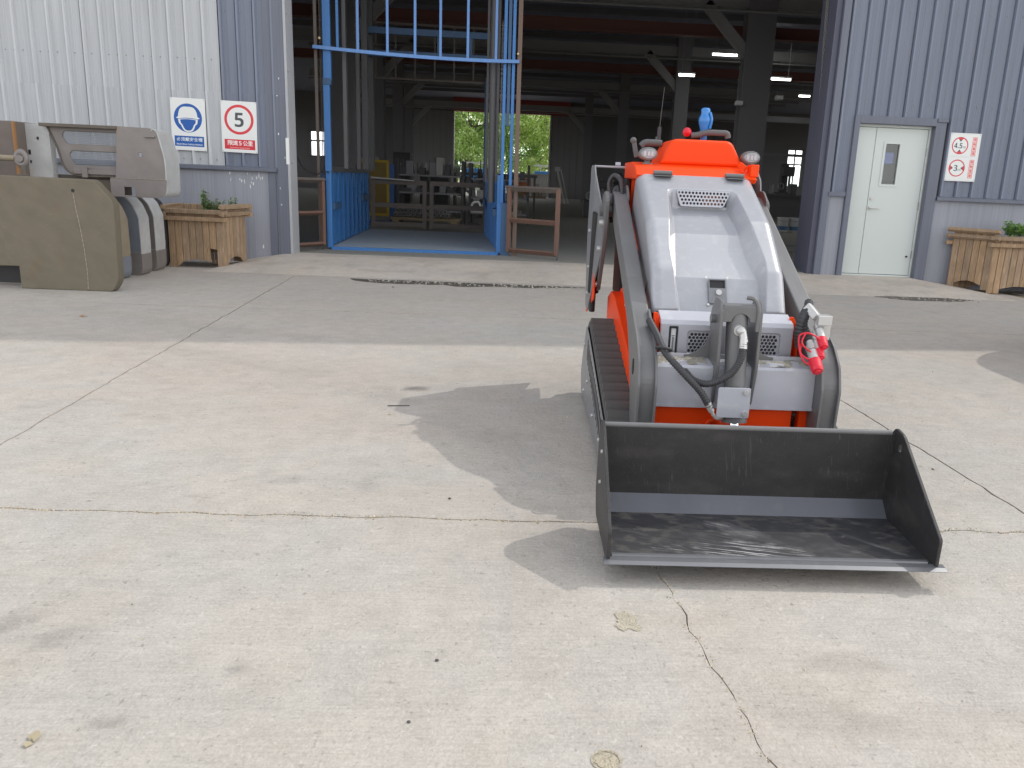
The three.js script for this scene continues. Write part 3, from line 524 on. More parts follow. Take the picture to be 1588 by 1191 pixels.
const floorMap = texture(1024, (u, v, o) => {   // bucket floor: scoured steel with a pale dried smear; u runs across the bucket, v front to back
  const dx = u - 0.5, smear = (cx, cy, a, b, rot) => { const p = (u - cx) * 1.12, q = (v - cy) * 0.46, c = Math.cos(rot), s = Math.sin(rot); return Math.hypot((p * c + q * s) / a, (q * c - p * s) / b); };
  const n = (fbm(u * 20, v * 9, 5) - 0.5), fine = N3(u * 512, v * 256);
  const scratch = (rot, f, seed) => { const c = Math.cos(rot), s = Math.sin(rot), p = u * 1.12 * c + v * 0.46 * s, q = v * 0.46 * c - u * 1.12 * s; return Math.max(0, N1(p * 14 + seed, q * f) - 0.74) * 3.4; };
  const strand = (rot, f, seed) => { const c = Math.cos(rot), s = Math.sin(rot), p = u * 1.12 * c + v * 0.46 * s, q = v * 0.46 * c - u * 1.12 * s; return smooth(0.45, 0.78, N2(p * 9 + seed, q * f) * 0.65 + N1(p * 30 + seed, q * f * 2.3) * 0.35); };
  const st = strand(0.2, 170, 5), st2 = strand(0.5, 190, 40);
  const m1 = smooth(1.25, 0.1, smear(0.42, 0.80, 0.24, 0.075, 0.16) + n * 1.6) * st * (0.5 + 0.5 * fine), m2 = smooth(1.2, 0.2, smear(0.44, 0.45, 0.13, 0.045, 0.45) + n * 1.6) * (0.25 + 0.75 * st2) * (0.4 + 0.6 * fine), m3 = smooth(1.1, 0.3, smear(0.84, 0.6, 0.14, 0.016, 0.75) + n) * (0.3 + 0.7 * st2) * 0.6;
  const sc = scratch(0.35, 260, 3) * 0.5 * smooth(0.4, 0.6, fbm(u * 6, v * 4, 3, N3)) + scratch(0.8, 220, 90) * 0.3 * smooth(0.45, 0.6, fbm(u * 7 + 5, v * 5, 3, N2));
  const sand = smooth(0.46, 0.74, fbm(u * 26, v * 20, 5, N3)) * (0.25 + 0.75 * fine) * (0.35 + smooth(0.65, 0.2, v) * 0.6 + smooth(0.3, 0.05, u) * 0.5 + smooth(0.7, 0.95, u) * 0.4);
  const k = 0.056 + 0.02 * (fbm(u * 16, v * 16, 3) - 0.5), w = m1 * 0.75 + m2 * 0.40 + m3 * 0.24 + sc * 0.20;
  o[0] = k + w + sand * 0.10; o[1] = k + w * 0.985 + sand * 0.092; o[2] = k * 1.08 + w * 0.96 + sand * 0.07;
}, true, [1.12, 0.46]);
floorMap.offset.set(-0.33 / 1.12, 2.96 / 0.46);
G.bucket = mat('black bucket paint', [0.80, 0.78, 0.77], 0.5, 0.05, { map: plateMap });
G.bucketFloor = mat('scoured bucket floor', [0.9, 0.9, 0.92], 0.42, 0.1, { map: floorMap });
G.edge = mat('worn cutting edge', [0.21, 0.215, 0.23], 0.36, 0.4, { map: dustMap });

const loader = thing('compact_track_loader', 'orange and grey compact tracked loader with black front bucket', 'loader', [0.9, 0, -3.9]);
const CX = 0.905;
const bolt = (x, y, z, r = 0.011, axis = 'z') => { const d = axis === 'z' ? [0, 0, r * 0.8] : axis === 'x' ? [-r * 0.8, 0, 0] : [0, r * 0.8, 0]; return cyl([x, y, z], [x + d[0], y + d[1], z + d[2]], r, r * 0.9, 6); };

// --- tracks: belt round a sprocket and two idlers, with rubber lugs
function hull(circles, n) {   // outline of a belt laid round circles [z, y, r], as points with outward normals
  const pts = [];
  for (let i = 0; i < 720; i++) { const a = i / 720 * 2 * Math.PI, c = Math.cos(a), s = Math.sin(a); let best = -1e9, bp; for (const [z, y, r] of circles) { const d = z * c + y * s + r; if (d > best) { best = d; bp = [z + r * c, y + r * s, c, s]; } } pts.push(bp); }
  const out = []; let total = 0; const cum = [0]; for (let i = 0; i < pts.length; i++) { const a = pts[i], b = pts[(i + 1) % pts.length]; total += Math.hypot(a[0] - b[0], a[1] - b[1]); cum.push(total); }
  for (let k = 0, i = 0; k < n; k++) { const t = k / n * total; while (cum[i + 1] < t) i++; const a = pts[i], b = pts[(i + 1) % pts.length], f = (t - cum[i]) / Math.max(1e-6, cum[i + 1] - cum[i]); out.push([lerp(a[0], b[0], f), lerp(a[1], b[1], f), lerp(a[2], b[2], f), lerp(a[3], b[3], f)]); }
  return out;
}
const circles = [[-3.50, 0.145, 0.115], [-4.83, 0.145, 0.115], [-4.60, 0.385, 0.115]];
for (const [xa, xb, out] of [[0.385, 0.585, -1], [1.235, 1.43, 1]]) {
  const tr = new THREE.Group(); tr.name = 'track'; loader.add(tr); origins.set(tr, origins.get(loader));
  const h = hull(circles, 160), outer = h.map(([z, y]) => [z, y]), inner = h.map(([z, y, a, b]) => [z - a * 0.03, y - b * 0.03]);
  part('belt', prism('x', outer, xa, xb, 0.004, [inner]), G.rubber, tr);
  const n = 38, hh = hull(circles, n);
  const lug = (w) => { const s = [[-0.028, 0], [-0.022, 0.020], [-0.014, 0.027], [0.006, 0.024], [0.020, 0.012], [0.030, 0]]; return s; };
  hh.forEach(([z, y, nz, ny], k) => {
    const t = [ny, -nz], pts = lug().map(([a, b]) => [z + t[0] * a + nz * (b - 0.004), y + t[1] * a + ny * (b - 0.004)]);
    part('tread_lug', prism('x', pts, xa + 0.006, xb - 0.03, 0.003), G.rubber, tr);
  });
  // idlers, sprocket and rollers inside the belt
  for (const [z, y, r] of circles) part('wheel', cyl([xa + 0.03, y, z], [xb - 0.03, y, z], r - 0.04), G.dark, tr);
  part('inner_teeth', Array.from({ length: 38 }, (_, k) => { const [z, y, a, b] = hh[k]; return box((out < 0 ? xb - 0.05 : xa + 0.02), (out < 0 ? xb - 0.02 : xa + 0.05), y - b * 0.05 - 0.012, y - b * 0.05 + 0.012, z - a * 0.05 - 0.012, z - a * 0.05 + 0.012); }), G.dark, tr);
  // side cover with a row of slanted slots below the belt's upper run
  const xs = out < 0 ? xa - 0.010 : xb + 0.004, cover = rounded([[-3.42, 0.06], [-3.36, 0.14], [-3.43, 0.235], [-4.48, 0.455], [-4.66, 0.47], [-4.86, 0.25], [-4.93, 0.13], [-4.84, 0.03], [-3.52, 0.03]], 0.03);
  const slots = []; for (let i = 0; i < 14; i++) { const z = -3.60 - i * 0.070, y = 0.190 + i * 0.0142; slots.push([[z - 0.034, y - 0.085], [z + 0.012, y - 0.085], [z + 0.034, y + 0.038], [z - 0.012, y + 0.046]]); }
  const cv = part('side_cover', prism('x', cover, xs, xs + 0.0016, 0, slots), G.mid, tr);
  part('bolts', [[-3.6, 0.12], [-4.0, 0.12], [-4.4, 0.2], [-4.7, 0.35], [-4.6, 0.1]].map(([z, y]) => bolt(xs - 0.001, y, z, 0.011, 'x')), G.zinc, cv);
}
// --- chassis, belly plate and orange fenders
part('chassis', [box(0.60, 1.22, 0.13, 0.62, -5.0, -3.62, 0.01), box(0.64, 1.17, 0.60, 0.84, -4.95, -4.0, 0.01)], G.dark, loader);
part('belly_plate', prism('x', [[-3.40, 0.12], [-3.40, 0.375], [-3.43, 0.375], [-3.62, 0.20], [-3.62, 0.12]], 0.572, 1.19, 0.004), G.orange, loader, 'bright orange front belly plate');
part('belly_bracket', box(1.225, 1.262, 0.14, 0.38, -3.46, -3.41, 0.004), G.orange, loader);
part('spring', [tube(Array.from({ length: 60 }, (_, i) => [1.206 + 0.012 * Math.cos(i * 0.8), 0.16 + i * 0.0035, -3.47 + 0.012 * Math.sin(i * 0.8)]), 0.004, 160, 5)], G.dark, loader);
part('tow_ring', new THREE.TorusGeometry(0.032, 0.009, 8, 16, Math.PI * 1.2).rotateZ(-0.3).translate(0.845, 0.265, -3.385), G.orange, loader);
for (const [x0, s] of [[0.585, 1], [1.225, -1]]) {
  const xa = Math.min(x0, x0 + s * 0.012), L = (a, b) => [Math.min(x0 + s * a, x0 + s * b), Math.max(x0 + s * a, x0 + s * b)];
  const f = part('fender', [prism('x', [[-4.98, 0.60], [-4.80, 0.655], [-4.62, 0.645], [-3.60, 0.405], [-3.52, 0.36], [-3.52, 0.30], [-3.60, 0.30], [-4.62, 0.50], [-4.98, 0.46]], ...L(-0.065, 0.005), 0.004), prism('x', [[-4.86, 0.665], [-4.66, 0.715], [-3.84, 0.515], [-3.80, 0.46], [-3.88, 0.42], [-4.86, 0.60]], ...L(-0.005, 0.05), 0.006)], G.orange, loader);
  part('bolts', [[-3.60, 0.40], [-4.05, 0.545], [-4.4, 0.63]].map(([z, y]) => cyl([x0 - s * 0.02, y, z], [x0 - s * 0.02, y + 0.022, z + 0.012], 0.013, 0.012, 6)), G.zinc, f);
  // orange tower plate below the grey rear fairing
  part('tower_plate', prism('x', rounded([[-5.34, 0.44], [-5.42, 1.02], [-5.10, 1.05], [-4.86, 0.70], [-4.84, 0.60]], 0.02), ...L(-0.168, -0.158), 0.002), G.orange, loader);
}
// --- body: orange tower, dark grilles at its side
part('tower', [box(0.612, 1.198, 0.84, 1.33, -5.02, -4.50, 0.012)], G.orange, loader, 'orange upper body behind the hood');
part('top_shelf', prism('x', [[-4.495, 1.322], [-4.60, 1.368], [-4.74, 1.392], [-5.05, 1.392], [-5.05, 1.30], [-4.52, 1.30]], 0.585, 1.238, 0.006), G.orange, loader, 'orange sloping shelf above the hood');
part('shelf_lug', [box(1.205, 1.250, 1.335, 1.400, -4.60, -4.52, 0.005), bar([1.165, 1.40, -4.62], [1.185, 1.375, -4.56], 0.012, 0.03)], G.orange, loader);
for (const s of [0, 1]) part('side_grille', Array.from({ length: 22 }, (_, i) => { const x = s ? 1.185 : 0.612, t = i / 21, z = lerp(-4.40, -3.80, t), y = lerp(1.06, 0.70, t); return bar([x, y + 0.10, z - 0.06], [x, y - 0.10, z + 0.02], 0.012, 0.012); }), G.hose, loader);
part('side_lining', [prism('x', [[-4.55, 1.25], [-4.05, 1.02], [-3.80, 0.82], [-3.75, 0.55], [-4.6, 0.55]], 0.62, 0.635), prism('x', [[-4.55, 1.25], [-4.05, 1.02], [-3.80, 0.82], [-3.75, 0.55], [-4.6, 0.55]], 1.17, 1.185)], G.dark, loader);
// --- hood: one pressed sheet, rounded at its sides, with a flared recess
const HP = [[-4.52, 1.335], [-4.04, 1.115], [-3.77, 0.905], [-3.66, 0.725]];
const hoodLen = HP.slice(1).map((p, i) => Math.hypot(p[0] - HP[i][0], p[1] - HP[i][1])), hoodTotal = hoodLen.reduce((a, b) => a + b);
function hoodAt(s) {   // rounded along the profile: mean of nearby points
  const raw = (q) => { let i = 0; q = clamp(q, 0, hoodTotal - 1e-6); while (q > hoodLen[i]) { q -= hoodLen[i]; i++; } const t = q / hoodLen[i]; return [lerp(HP[i][0], HP[i + 1][0], t), lerp(HP[i][1], HP[i + 1][1], t)]; };
  let z = 0, y = 0; const w = Math.min(0.012, s, hoodTotal - s); for (let k = -2; k <= 2; k++) { const p = raw(s + k * w / 2); z += p[0] / 5; y += p[1] / 5; } return [z, y];
}
const interp = (t, tab) => { for (let i = 0; i < tab.length - 1; i++) if (t <= tab[i + 1][0]) return lerp(tab[i][1], tab[i + 1][1], clamp((t - tab[i][0]) / (tab[i + 1][0] - tab[i][0]))); return tab[tab.length - 1][1]; };
const oL = [[0, 0.73], [0.21, 0.728], [0.71, 0.683], [0.90, 0.690], [1.08, 0.703]], iL = [[0, 0.775], [0.31, 0.760], [0.88, 0.707], [1.08, 0.727]];
const oR = [[0, 1.08], [0.21, 1.092], [0.53, 1.104], [0.80, 1.134], [0.90, 1.127], [1.08, 1.110]], iR = [[0, 1.03], [0.31, 1.046], [0.69, 1.060], [0.88, 1.092], [1.08, 1.096]];
const ramp = (a, b, x) => { const t = clamp((x - a) / (b - a)), e = 0.14; return t < e ? t * t / (2 * e * (1 - e)) : t > 1 - e ? 1 - (1 - t) * (1 - t) / (2 * e * (1 - e)) : (t - e / 2) / (1 - e); };   // a straight wall with small radii
function recess(x, s) {
  const depth = interp(s, [[0, 0.088], [0.26, 0.088], [0.53, 0.080], [0.8, 0.068], [0.9, 0.062], [1.09, 0.050]]);
  const corner = 0.03;   // the top corners are rounded
  const a = interp(s, oL), b = interp(s, iL), c = interp(s, iR), d = interp(s, oR);
  const cut = Math.max(0, corner - (s - 0.185)) ** 2 / corner;
  return depth * ramp(a + cut, b, x) * ramp(d - cut, c, x) * ramp(0.185, 0.238, s);
}
{
  const r = 0.045, skirt = 0.20, x0 = 0.588, x1 = 1.212, sec = [];   // the cross-section: [x, drop below the crown, is flat]
  for (let i = 0; i <= 8; i++) sec.push([x0, r + skirt * (1 - i / 8)]);
  for (let i = 1; i < 8; i++) { const a = i / 8 * Math.PI / 2; sec.push([x0 + r - r * Math.cos(a), r - r * Math.sin(a)]); }
  for (let i = 0; i <= 240; i++) sec.push([lerp(x0 + r, x1 - r, i / 240), 0]);
  for (let i = 7; i > 0; i--) { const a = i / 8 * Math.PI / 2; sec.push([x1 - r + r * Math.cos(a), r - r * Math.sin(a)]); }
  for (let i = 8; i >= 0; i--) sec.push([x1, r + skirt * (1 - i / 8)]);
  const ns = 200;
  const shell = gridGeometry(sec.length - 1, ns, (u, v) => {
    const s = v * hoodTotal, [z, y] = hoodAt(s), [za, ya] = hoodAt(Math.max(0, s - 0.01)), [zb, yb] = hoodAt(Math.min(hoodTotal, s + 0.01));
    const L = Math.hypot(zb - za, yb - ya), nz = -(yb - ya) / L, ny = (zb - za) / L, [x, drop] = sec[Math.round(u * (sec.length - 1))];
    const lead = smooth(0, 0.02, s) * smooth(0, 0.012, hoodTotal - s), d = drop + recess(x, s) + (1 - lead) * 0.010;
    return [x, y - ny * d, z - nz * d];
  });
  part('hood', shell, G.silver, loader, 'silver grey hood with flared recess');
  // a punched grille in the steep upper end of the recess
  const holes = []; for (let row = 0; row < 4; row++) for (let k = 0; k < 15 - row % 2; k++) { const x = -0.128 + k * 0.0183 + (row % 2) * 0.009; if (Math.abs(x) < 0.133 - row * 0.010) holes.push(ring(x, 0.026 - row * 0.0178, 0.0068, 8)); }
  const pl = prism('z', rounded([[-0.118, -0.043], [0.108, -0.043], [0.142, 0.038], [-0.142, 0.038]], 0.012), -0.002, 0.002, 0, holes);
  const back = box(-0.125, 0.125, -0.040, 0.036, -0.0075, -0.0055), put = (g) => g.rotateX(-0.10).translate(0.918, 1.2145, -4.327);
  part('grille', put(pl), G.panel, loader); part('grille_backing', put(back), G.dark, loader); part('radiator_core', put(box(0.0, 0.098, -0.036, 0.016, -0.0052, -0.0035)), mat('dusty copper core', [0.20, 0.09, 0.05], 0.6, 0.3), loader);
  // latch pocket in the lower face
  const slope = Math.atan2(HP[3][0] - HP[2][0], HP[2][1] - HP[3][1]);
  const lay = (g) => g.rotateX(-slope).translate(0.902, 0.805, -3.766);
  part('latch', lay(prism('z', roundRect(-0.042, 0.042, -0.062, 0.062, 0.004), -0.004, 0.005, 0.001, [[[-0.036, 0.016], [0.036, 0.016], [0.036, 0.056], [-0.036, 0.056]]])), G.mid, loader);
  part('latch_pocket', lay(box(-0.038, 0.038, 0.012, 0.058, -0.006, -0.003)), G.dark, loader);
  part('latch_bolt', lay(cyl([0.004, -0.008, 0.004], [0.004, -0.008, 0.013], 0.014)), G.zinc, loader);
  part('rivets', [[-0.052, 0.068], [0.048, 0.068], [-0.046, -0.068], [0.044, -0.068]].map(([a, b]) => lay(ball(a, b, 0.002, 0.0065, 1, 1, 0.6))), mat('white rivet', [0.7, 0.7, 0.7], 0.4), loader);
}
for (const x of [0.725, 1.112]) {
  const h = part('hinge', [box(x - 0.048, x + 0.048, 1.318, 1.3235, -4.505, -4.44, 0.002).rotateX(0), cyl([x - 0.05, 1.336, -4.492], [x + 0.05, 1.336, -4.492], 0.0125), box(x - 0.048, x + 0.048, 1.322, 1.345, -4.520, -4.512, 0.002)], G.grey, loader);
}
// --- engine panel under the hood, with two hexagon grilles and a sight gauge
{
  const z0 = -3.545, hexes = (cx, cy, w, h, r) => { const out = []; for (let j = 0, y = -h; y <= h; j++, y += r * 1.5) for (let x = -w + (j % 2) * r * 0.866; x <= w; x += r * 1.732) out.push(ring(cx + x, cy + y, r * 0.80, 6, Math.PI / 6)); return out; };
  const wl = [0.735, 0.850], wr = [1.020, 1.150], wy = [0.555, 0.655], win = (a) => roundRect(a[0], a[1], wy[0], wy[1], 0.014);
  const p = part('engine_panel', [prism('z', rounded([[0.612, 0.50], [1.205, 0.50], [1.205, 0.685], [0.612, 0.685]], 0.008), z0 - 0.02, z0, 0.003, [win(wl), win(wr), [[0.652, 0.545], [0.690, 0.545], [0.690, 0.672], [0.652, 0.672]]]), prism('x', [[z0, 0.682], [z0 - 0.012, 0.700], [z0 - 0.10, 0.728], [z0 - 0.10, 0.70], [z0 - 0.02, 0.676]], 0.612, 1.205, 0.002)], G.panel, loader);
  for (const a of [wl, wr]) {
    const cx = (a[0] + a[1]) / 2, cy = (wy[0] + wy[1]) / 2, hw = (a[1] - a[0]) / 2;
    part('hex_grille', prism('z', roundRect(a[0] - 0.003, a[1] + 0.003, wy[0] - 0.003, wy[1] + 0.003, 0.012), z0 - 0.018, z0 - 0.012, 0, hexes(cx, cy, hw - 0.012, 0.041, 0.0098)), G.panel, p);
    part('grille_backing', box(a[0] - 0.01, a[1] + 0.01, wy[0] - 0.01, wy[1] + 0.01, z0 - 0.062, z0 - 0.055), G.grip, p);
  }
  const g = part('sight_gauge', prism('z', roundRect(0.653, 0.689, 0.546, 0.671, 0.004), z0 - 0.012, z0 + 0.003, 0.001, [roundRect(0.6595, 0.6825, 0.552, 0.664, 0.003)]), M.black, p);
  part('gauge_card', box(0.658, 0.684, 0.55, 0.666, z0 - 0.010, z0 - 0.006), mat('white gauge card', [0.78, 0.80, 0.82], 0.3), p);
  part('gauge_marks', [box(0.667, 0.675, 0.556, 0.625, z0 - 0.0055, z0 - 0.0045), box(0.664, 0.678, 0.628, 0.632, z0 - 0.0055, z0 - 0.0045), ...Array.from({ length: 7 }, (_, i) => box(0.677, 0.681, 0.56 + i * 0.009, 0.562 + i * 0.009, z0 - 0.0055, z0 - 0.0045))], mat('grey print', [0.25, 0.26, 0.28], 0.6), p);
  for (const x of [0.598, 1.212]) part('panel_bracket', [prism('z', rounded([[x - 0.014, 0.50], [x + 0.016, 0.50], [x + 0.016, 0.70], [x + 0.004, 0.725], [x - 0.014, 0.725]], 0.006), z0 - 0.06, z0 - 0.045, 0.002), box(x - (x < 0.9 ? 0.016 : -0.012), x + (x < 0.9 ? -0.012 : 0.016), 0.5, 0.7, z0 - 0.045, z0 + 0.01, 0.003)], G.orange, p);
}
// --- console, lamps and controls
{
  const tz = [-4.70, -5.05], tr = (x0, x1, X0, X1, y0, y1) => rounded([[x0, y0], [x1, y0], [X1, y1], [X0, y1]], [0, 0, 0.035, 0.035], 5);
  part('console', prism('z', tr(0.728, 1.212, 0.800, 1.134, 1.385, 1.525), tz[1], tz[0], 0.024, [], 3), G.orange, loader, 'orange console cowl with bevelled edge');
  for (const [x, y] of [[0.668, 1.437], [1.242, 1.440]]) {
    const el = (a, b, n = 28) => Array.from({ length: n }, (_, i) => [x + 0.88 * a * Math.cos(i / n * 2 * Math.PI), y + 0.9 * b * Math.sin(i / n * 2 * Math.PI)]);
    const l = part('work_lamp', [prism('z', el(0.058, 0.040), -4.735, -4.675, 0.008, [], 2), bar([x, y - 0.03, -4.71], [x, y - 0.055, -4.71], 0.03, 0.02, 0.003), box(x - 0.03, x + 0.03, y - 0.06, y - 0.05, -4.74, -4.68, 0.003)], G.grey, loader);
    part('lens', prism('z', el(0.047, 0.030), -4.680, -4.672, 0.003), G.lens, l);
    part('led', [-0.02, 0.002, 0.02].map((d) => box(x + d - 0.007, x + d + 0.007, y - 0.012, y + 0.012, -4.673, -4.669, 0.002)), G.panel, l);
  }
  part('control_lever', [lathe([[0.001, 1.52], [0.018, 1.525], [0.020, 1.56], [0.026, 1.60], [0.036, 1.63], [0.038, 1.655], [0.030, 1.672], [0.026, 1.678], [0.028, 1.705], [0.020, 1.714], [0.001, 1.716]], [0, 0, 0], 9).rotateY(0.3).translate(1.023, 0, -4.95), tube([[1.05, 1.60, -4.93], [1.056, 1.65, -4.925], [1.045, 1.69, -4.93]], 0.008, 10, 6)], G.bluePlastic, loader, 'control lever wrapped in blue plastic film');
  part('knob', [ball(0.918, 1.575, -4.92, 0.026), ball(0.918, 1.575, -4.902, 0.018)], G.red, loader, 'round red stop knob');
  part('hand_rest', tube([[0.94, 1.558, -4.92], [0.98, 1.562, -4.92], [1.02, 1.575, -4.92], [1.10, 1.578, -4.92], [1.152, 1.574, -4.92], [1.158, 1.55, -4.92]], 0.017, 30, 10), G.grip, loader);
  part('hand_rest', [tube([[0.66, 1.485, -4.95], [0.68, 1.505, -4.95], [0.74, 1.508, -4.95], [0.78, 1.506, -4.95]], 0.020, 20, 10)], G.grip, loader);
  part('side_lever', [bar([0.625, 1.42, -4.85], [0.602, 1.515, -4.85], 0.026, 0.02, 0.006), ball(0.601, 1.512, -4.85, 0.018)], G.grip, loader);
  part('aerial', [cyl([0.765, 1.50, -4.98], [0.765, 1.545, -4.98], 0.007), cyl([0.765, 1.545, -4.98], [0.766, 1.60, -4.98], 0.011), cyl([0.766, 1.60, -4.98], [0.778, 1.82, -4.98], 0.003, 0.002, 6)], G.hose, loader);
}
// --- grey rear fairings with their roof strips
for (const [x, s] of [[0.408, 1], [1.392, -1]]) {
  const fold = prism('x', [[-4.98, 1.32], [-4.86, 1.20], [-4.70, 1.07], [-4.72, 0.92], [-4.98, 0.56]], x - 0.004, x + 0.004), fp = fold.attributes.position;   // the front half is folded inwards
  for (let i = 0; i < fp.count; i++) fp.setX(i, fp.getX(i) + s * (fp.getZ(i) + 4.98) * 0.16);
  fold.computeVertexNormals();
  const f = part('rear_fairing', [prism('x', [[-5.30, 1.36], [-5.06, 1.372], [-4.98, 1.32], [-4.98, 0.56], [-5.04, 0.50], [-5.24, 0.50], [-5.36, 0.95]], x - 0.004, x + 0.004, 0), fold], G.mid, loader);
  part('bolts', [[-5.15, 0.98], [-5.12, 0.76], [-5.1, 0.6]].map(([z, y]) => cyl([x - 0.004, y, z], [x - 0.014, y, z], 0.011, 0.010, 6)), G.zinc, f);
  part('roof_strip', [box(Math.min(x, x + s * 0.235), Math.max(x, x + s * 0.235), 1.362, 1.371, -5.30, -5.06, 0.002), bar([x + s * 0.13, 1.385, -5.15], [x + s * 0.16, 1.385, -5.15], 0.02, 0.03, 0.004)], G.panel, loader);
  part('rear_stay', box(Math.min(x + s * 0.02, x + s * 0.04), Math.max(x + s * 0.02, x + s * 0.04), 0.55, 1.30, -5.2, -5.1), G.dark, loader);
  part('inner_wall', box(Math.min(x + s * 0.17, x + s * 0.20), Math.max(x + s * 0.17, x + s * 0.20), 0.6, 1.30, -5.28, -4.9, 0.005), G.dark, loader);
  // rocker link and lift cylinder between fairing and arm
  const xa = x + s * 0.045;
  const lk = part('rocker_link', [prism('x', rounded([[-4.62, 1.20], [-4.72, 1.235], [-4.86, 1.17], [-4.93, 1.00], [-4.88, 0.86], [-4.98, 0.66], [-4.92, 0.63], [-4.74, 0.86], [-4.66, 1.0]], 0.05), xa - 0.012, xa + 0.012, 0.003), cyl([xa - s * 0.03, 1.12, -4.77], [xa + s * 0.10, 1.12, -4.77], 0.035)], G.grey, loader);
  part('bolts', [[-4.72, 1.05], [-4.78, 0.90], [-4.90, 0.68]].map(([z, y]) => cyl([xa - s * 0.012, y, z], [xa - s * 0.034, y, z], 0.018, 0.017, 8)), G.zinc, lk);
  part('lift_cylinder', [cyl([x + s * 0.02, 1.10, -4.9], [x + s * 0.02, 0.62, -4.98], 0.034), cyl([x + s * 0.02, 0.62, -4.98], [x + s * 0.02, 0.50, -5.0], 0.018)], G.dark, loader);
}
// --- lift arms: a slim upper box that widens into the lower plate
const armFront = [[-4.78, 1.235], [-4.69, 1.215], [-4.13, 0.955], [-3.70, 0.755], [-3.55, 0.69], [-3.40, 0.62], [-3.335, 0.565], [-3.30, 0.50], [-3.295, 0.44], [-3.31, 0.27], [-3.33, 0.20]];
const armBack = [[-3.46, 0.20], [-3.54, 0.40], [-3.66, 0.555], [-3.78, 0.655], [-4.18, 0.845], [-4.80, 1.125], [-4.86, 1.17]];
for (const [xa, xb] of [[0.490, 0.568], [1.262, 1.342]]) {
  const a = part('lift_arm', prism('x', rounded(armFront.concat(armBack), 0.05, 3), xa, xb, 0.006, [], 2), G.grey, loader);
  part('weld_strip', [prism('x', rounded([[-3.62, 0.74], [-3.40, 0.640], [-3.31, 0.565], [-3.272, 0.47], [-3.285, 0.27], [-3.30, 0.27], [-3.30, 0.46], [-3.34, 0.56], [-3.42, 0.62], [-3.62, 0.71]], 0.02), xa < 0.9 ? xb - 0.008 : xa - 0.002, xa < 0.9 ? xb + 0.002 : xa + 0.008, 0.001), prism('x', rounded([[-3.62, 0.74], [-3.40, 0.640], [-3.31, 0.565], [-3.272, 0.47], [-3.285, 0.27], [-3.30, 0.27], [-3.30, 0.46], [-3.34, 0.56], [-3.42, 0.62], [-3.62, 0.71]], 0.02), xa < 0.9 ? xa - 0.002 : xb - 0.008, xa < 0.9 ? xa + 0.008 : xb + 0.002, 0.001)], G.grey, a);
  const xo = xa < 0.9 ? xa : xb;
  part('slot', prism('x', ring(0, 0, 1, 14).map(([p, q]) => [-3.46 + p * 0.022, 0.505 + q * 0.035]), xo - 0.003, xo + 0.003), M.black, a);
  part('arm_eye', [cyl([xa - 0.02, 1.165, -4.80], [xb + 0.02, 1.165, -4.80], 0.05), prism('x', rounded([[-4.72, 1.27], [-4.60, 1.20], [-4.66, 1.12], [-4.86, 1.10], [-4.88, 1.24]], 0.05), xb - 0.008, xb + 0.004, 0.002)], G.grey, a);
}
// --- crossmember between the arms
const xm0 = 0.568, xm1 = 1.262;
part('crossmember', [prism('x', [[-3.365, 0.360], [-3.365, 0.528], [-3.375, 0.538], [-3.475, 0.550], [-3.475, 0.567], [-3.483, 0.567], [-3.483, 0.540], [-3.385, 0.520], [-3.385, 0.360]], xm0, xm1, 0.002), box(xm0, xm1, 0.355, 0.366, -3.42, -3.362)], G.panel, loader);
part('caked_dust', [[xm0 + 0.004, 0.80], [0.995, xm1 - 0.004]].map(([a, b]) => gridGeometry(110, 22, (u, v) => { const x = lerp(a, b, u), z = lerp(-3.378, -3.474, v); return [x, 0.5385 + (-3.375 - z) * 0.12 + 0.0035 - 0.004 + 0.022 * (fbm(x * 26, z * 40, 4) - 0.52) + 0.004 * v, z]; })), mat('caked yard dust', [0.36, 0.34, 0.29], 0.95, 0, { map: concreteMap }), loader);
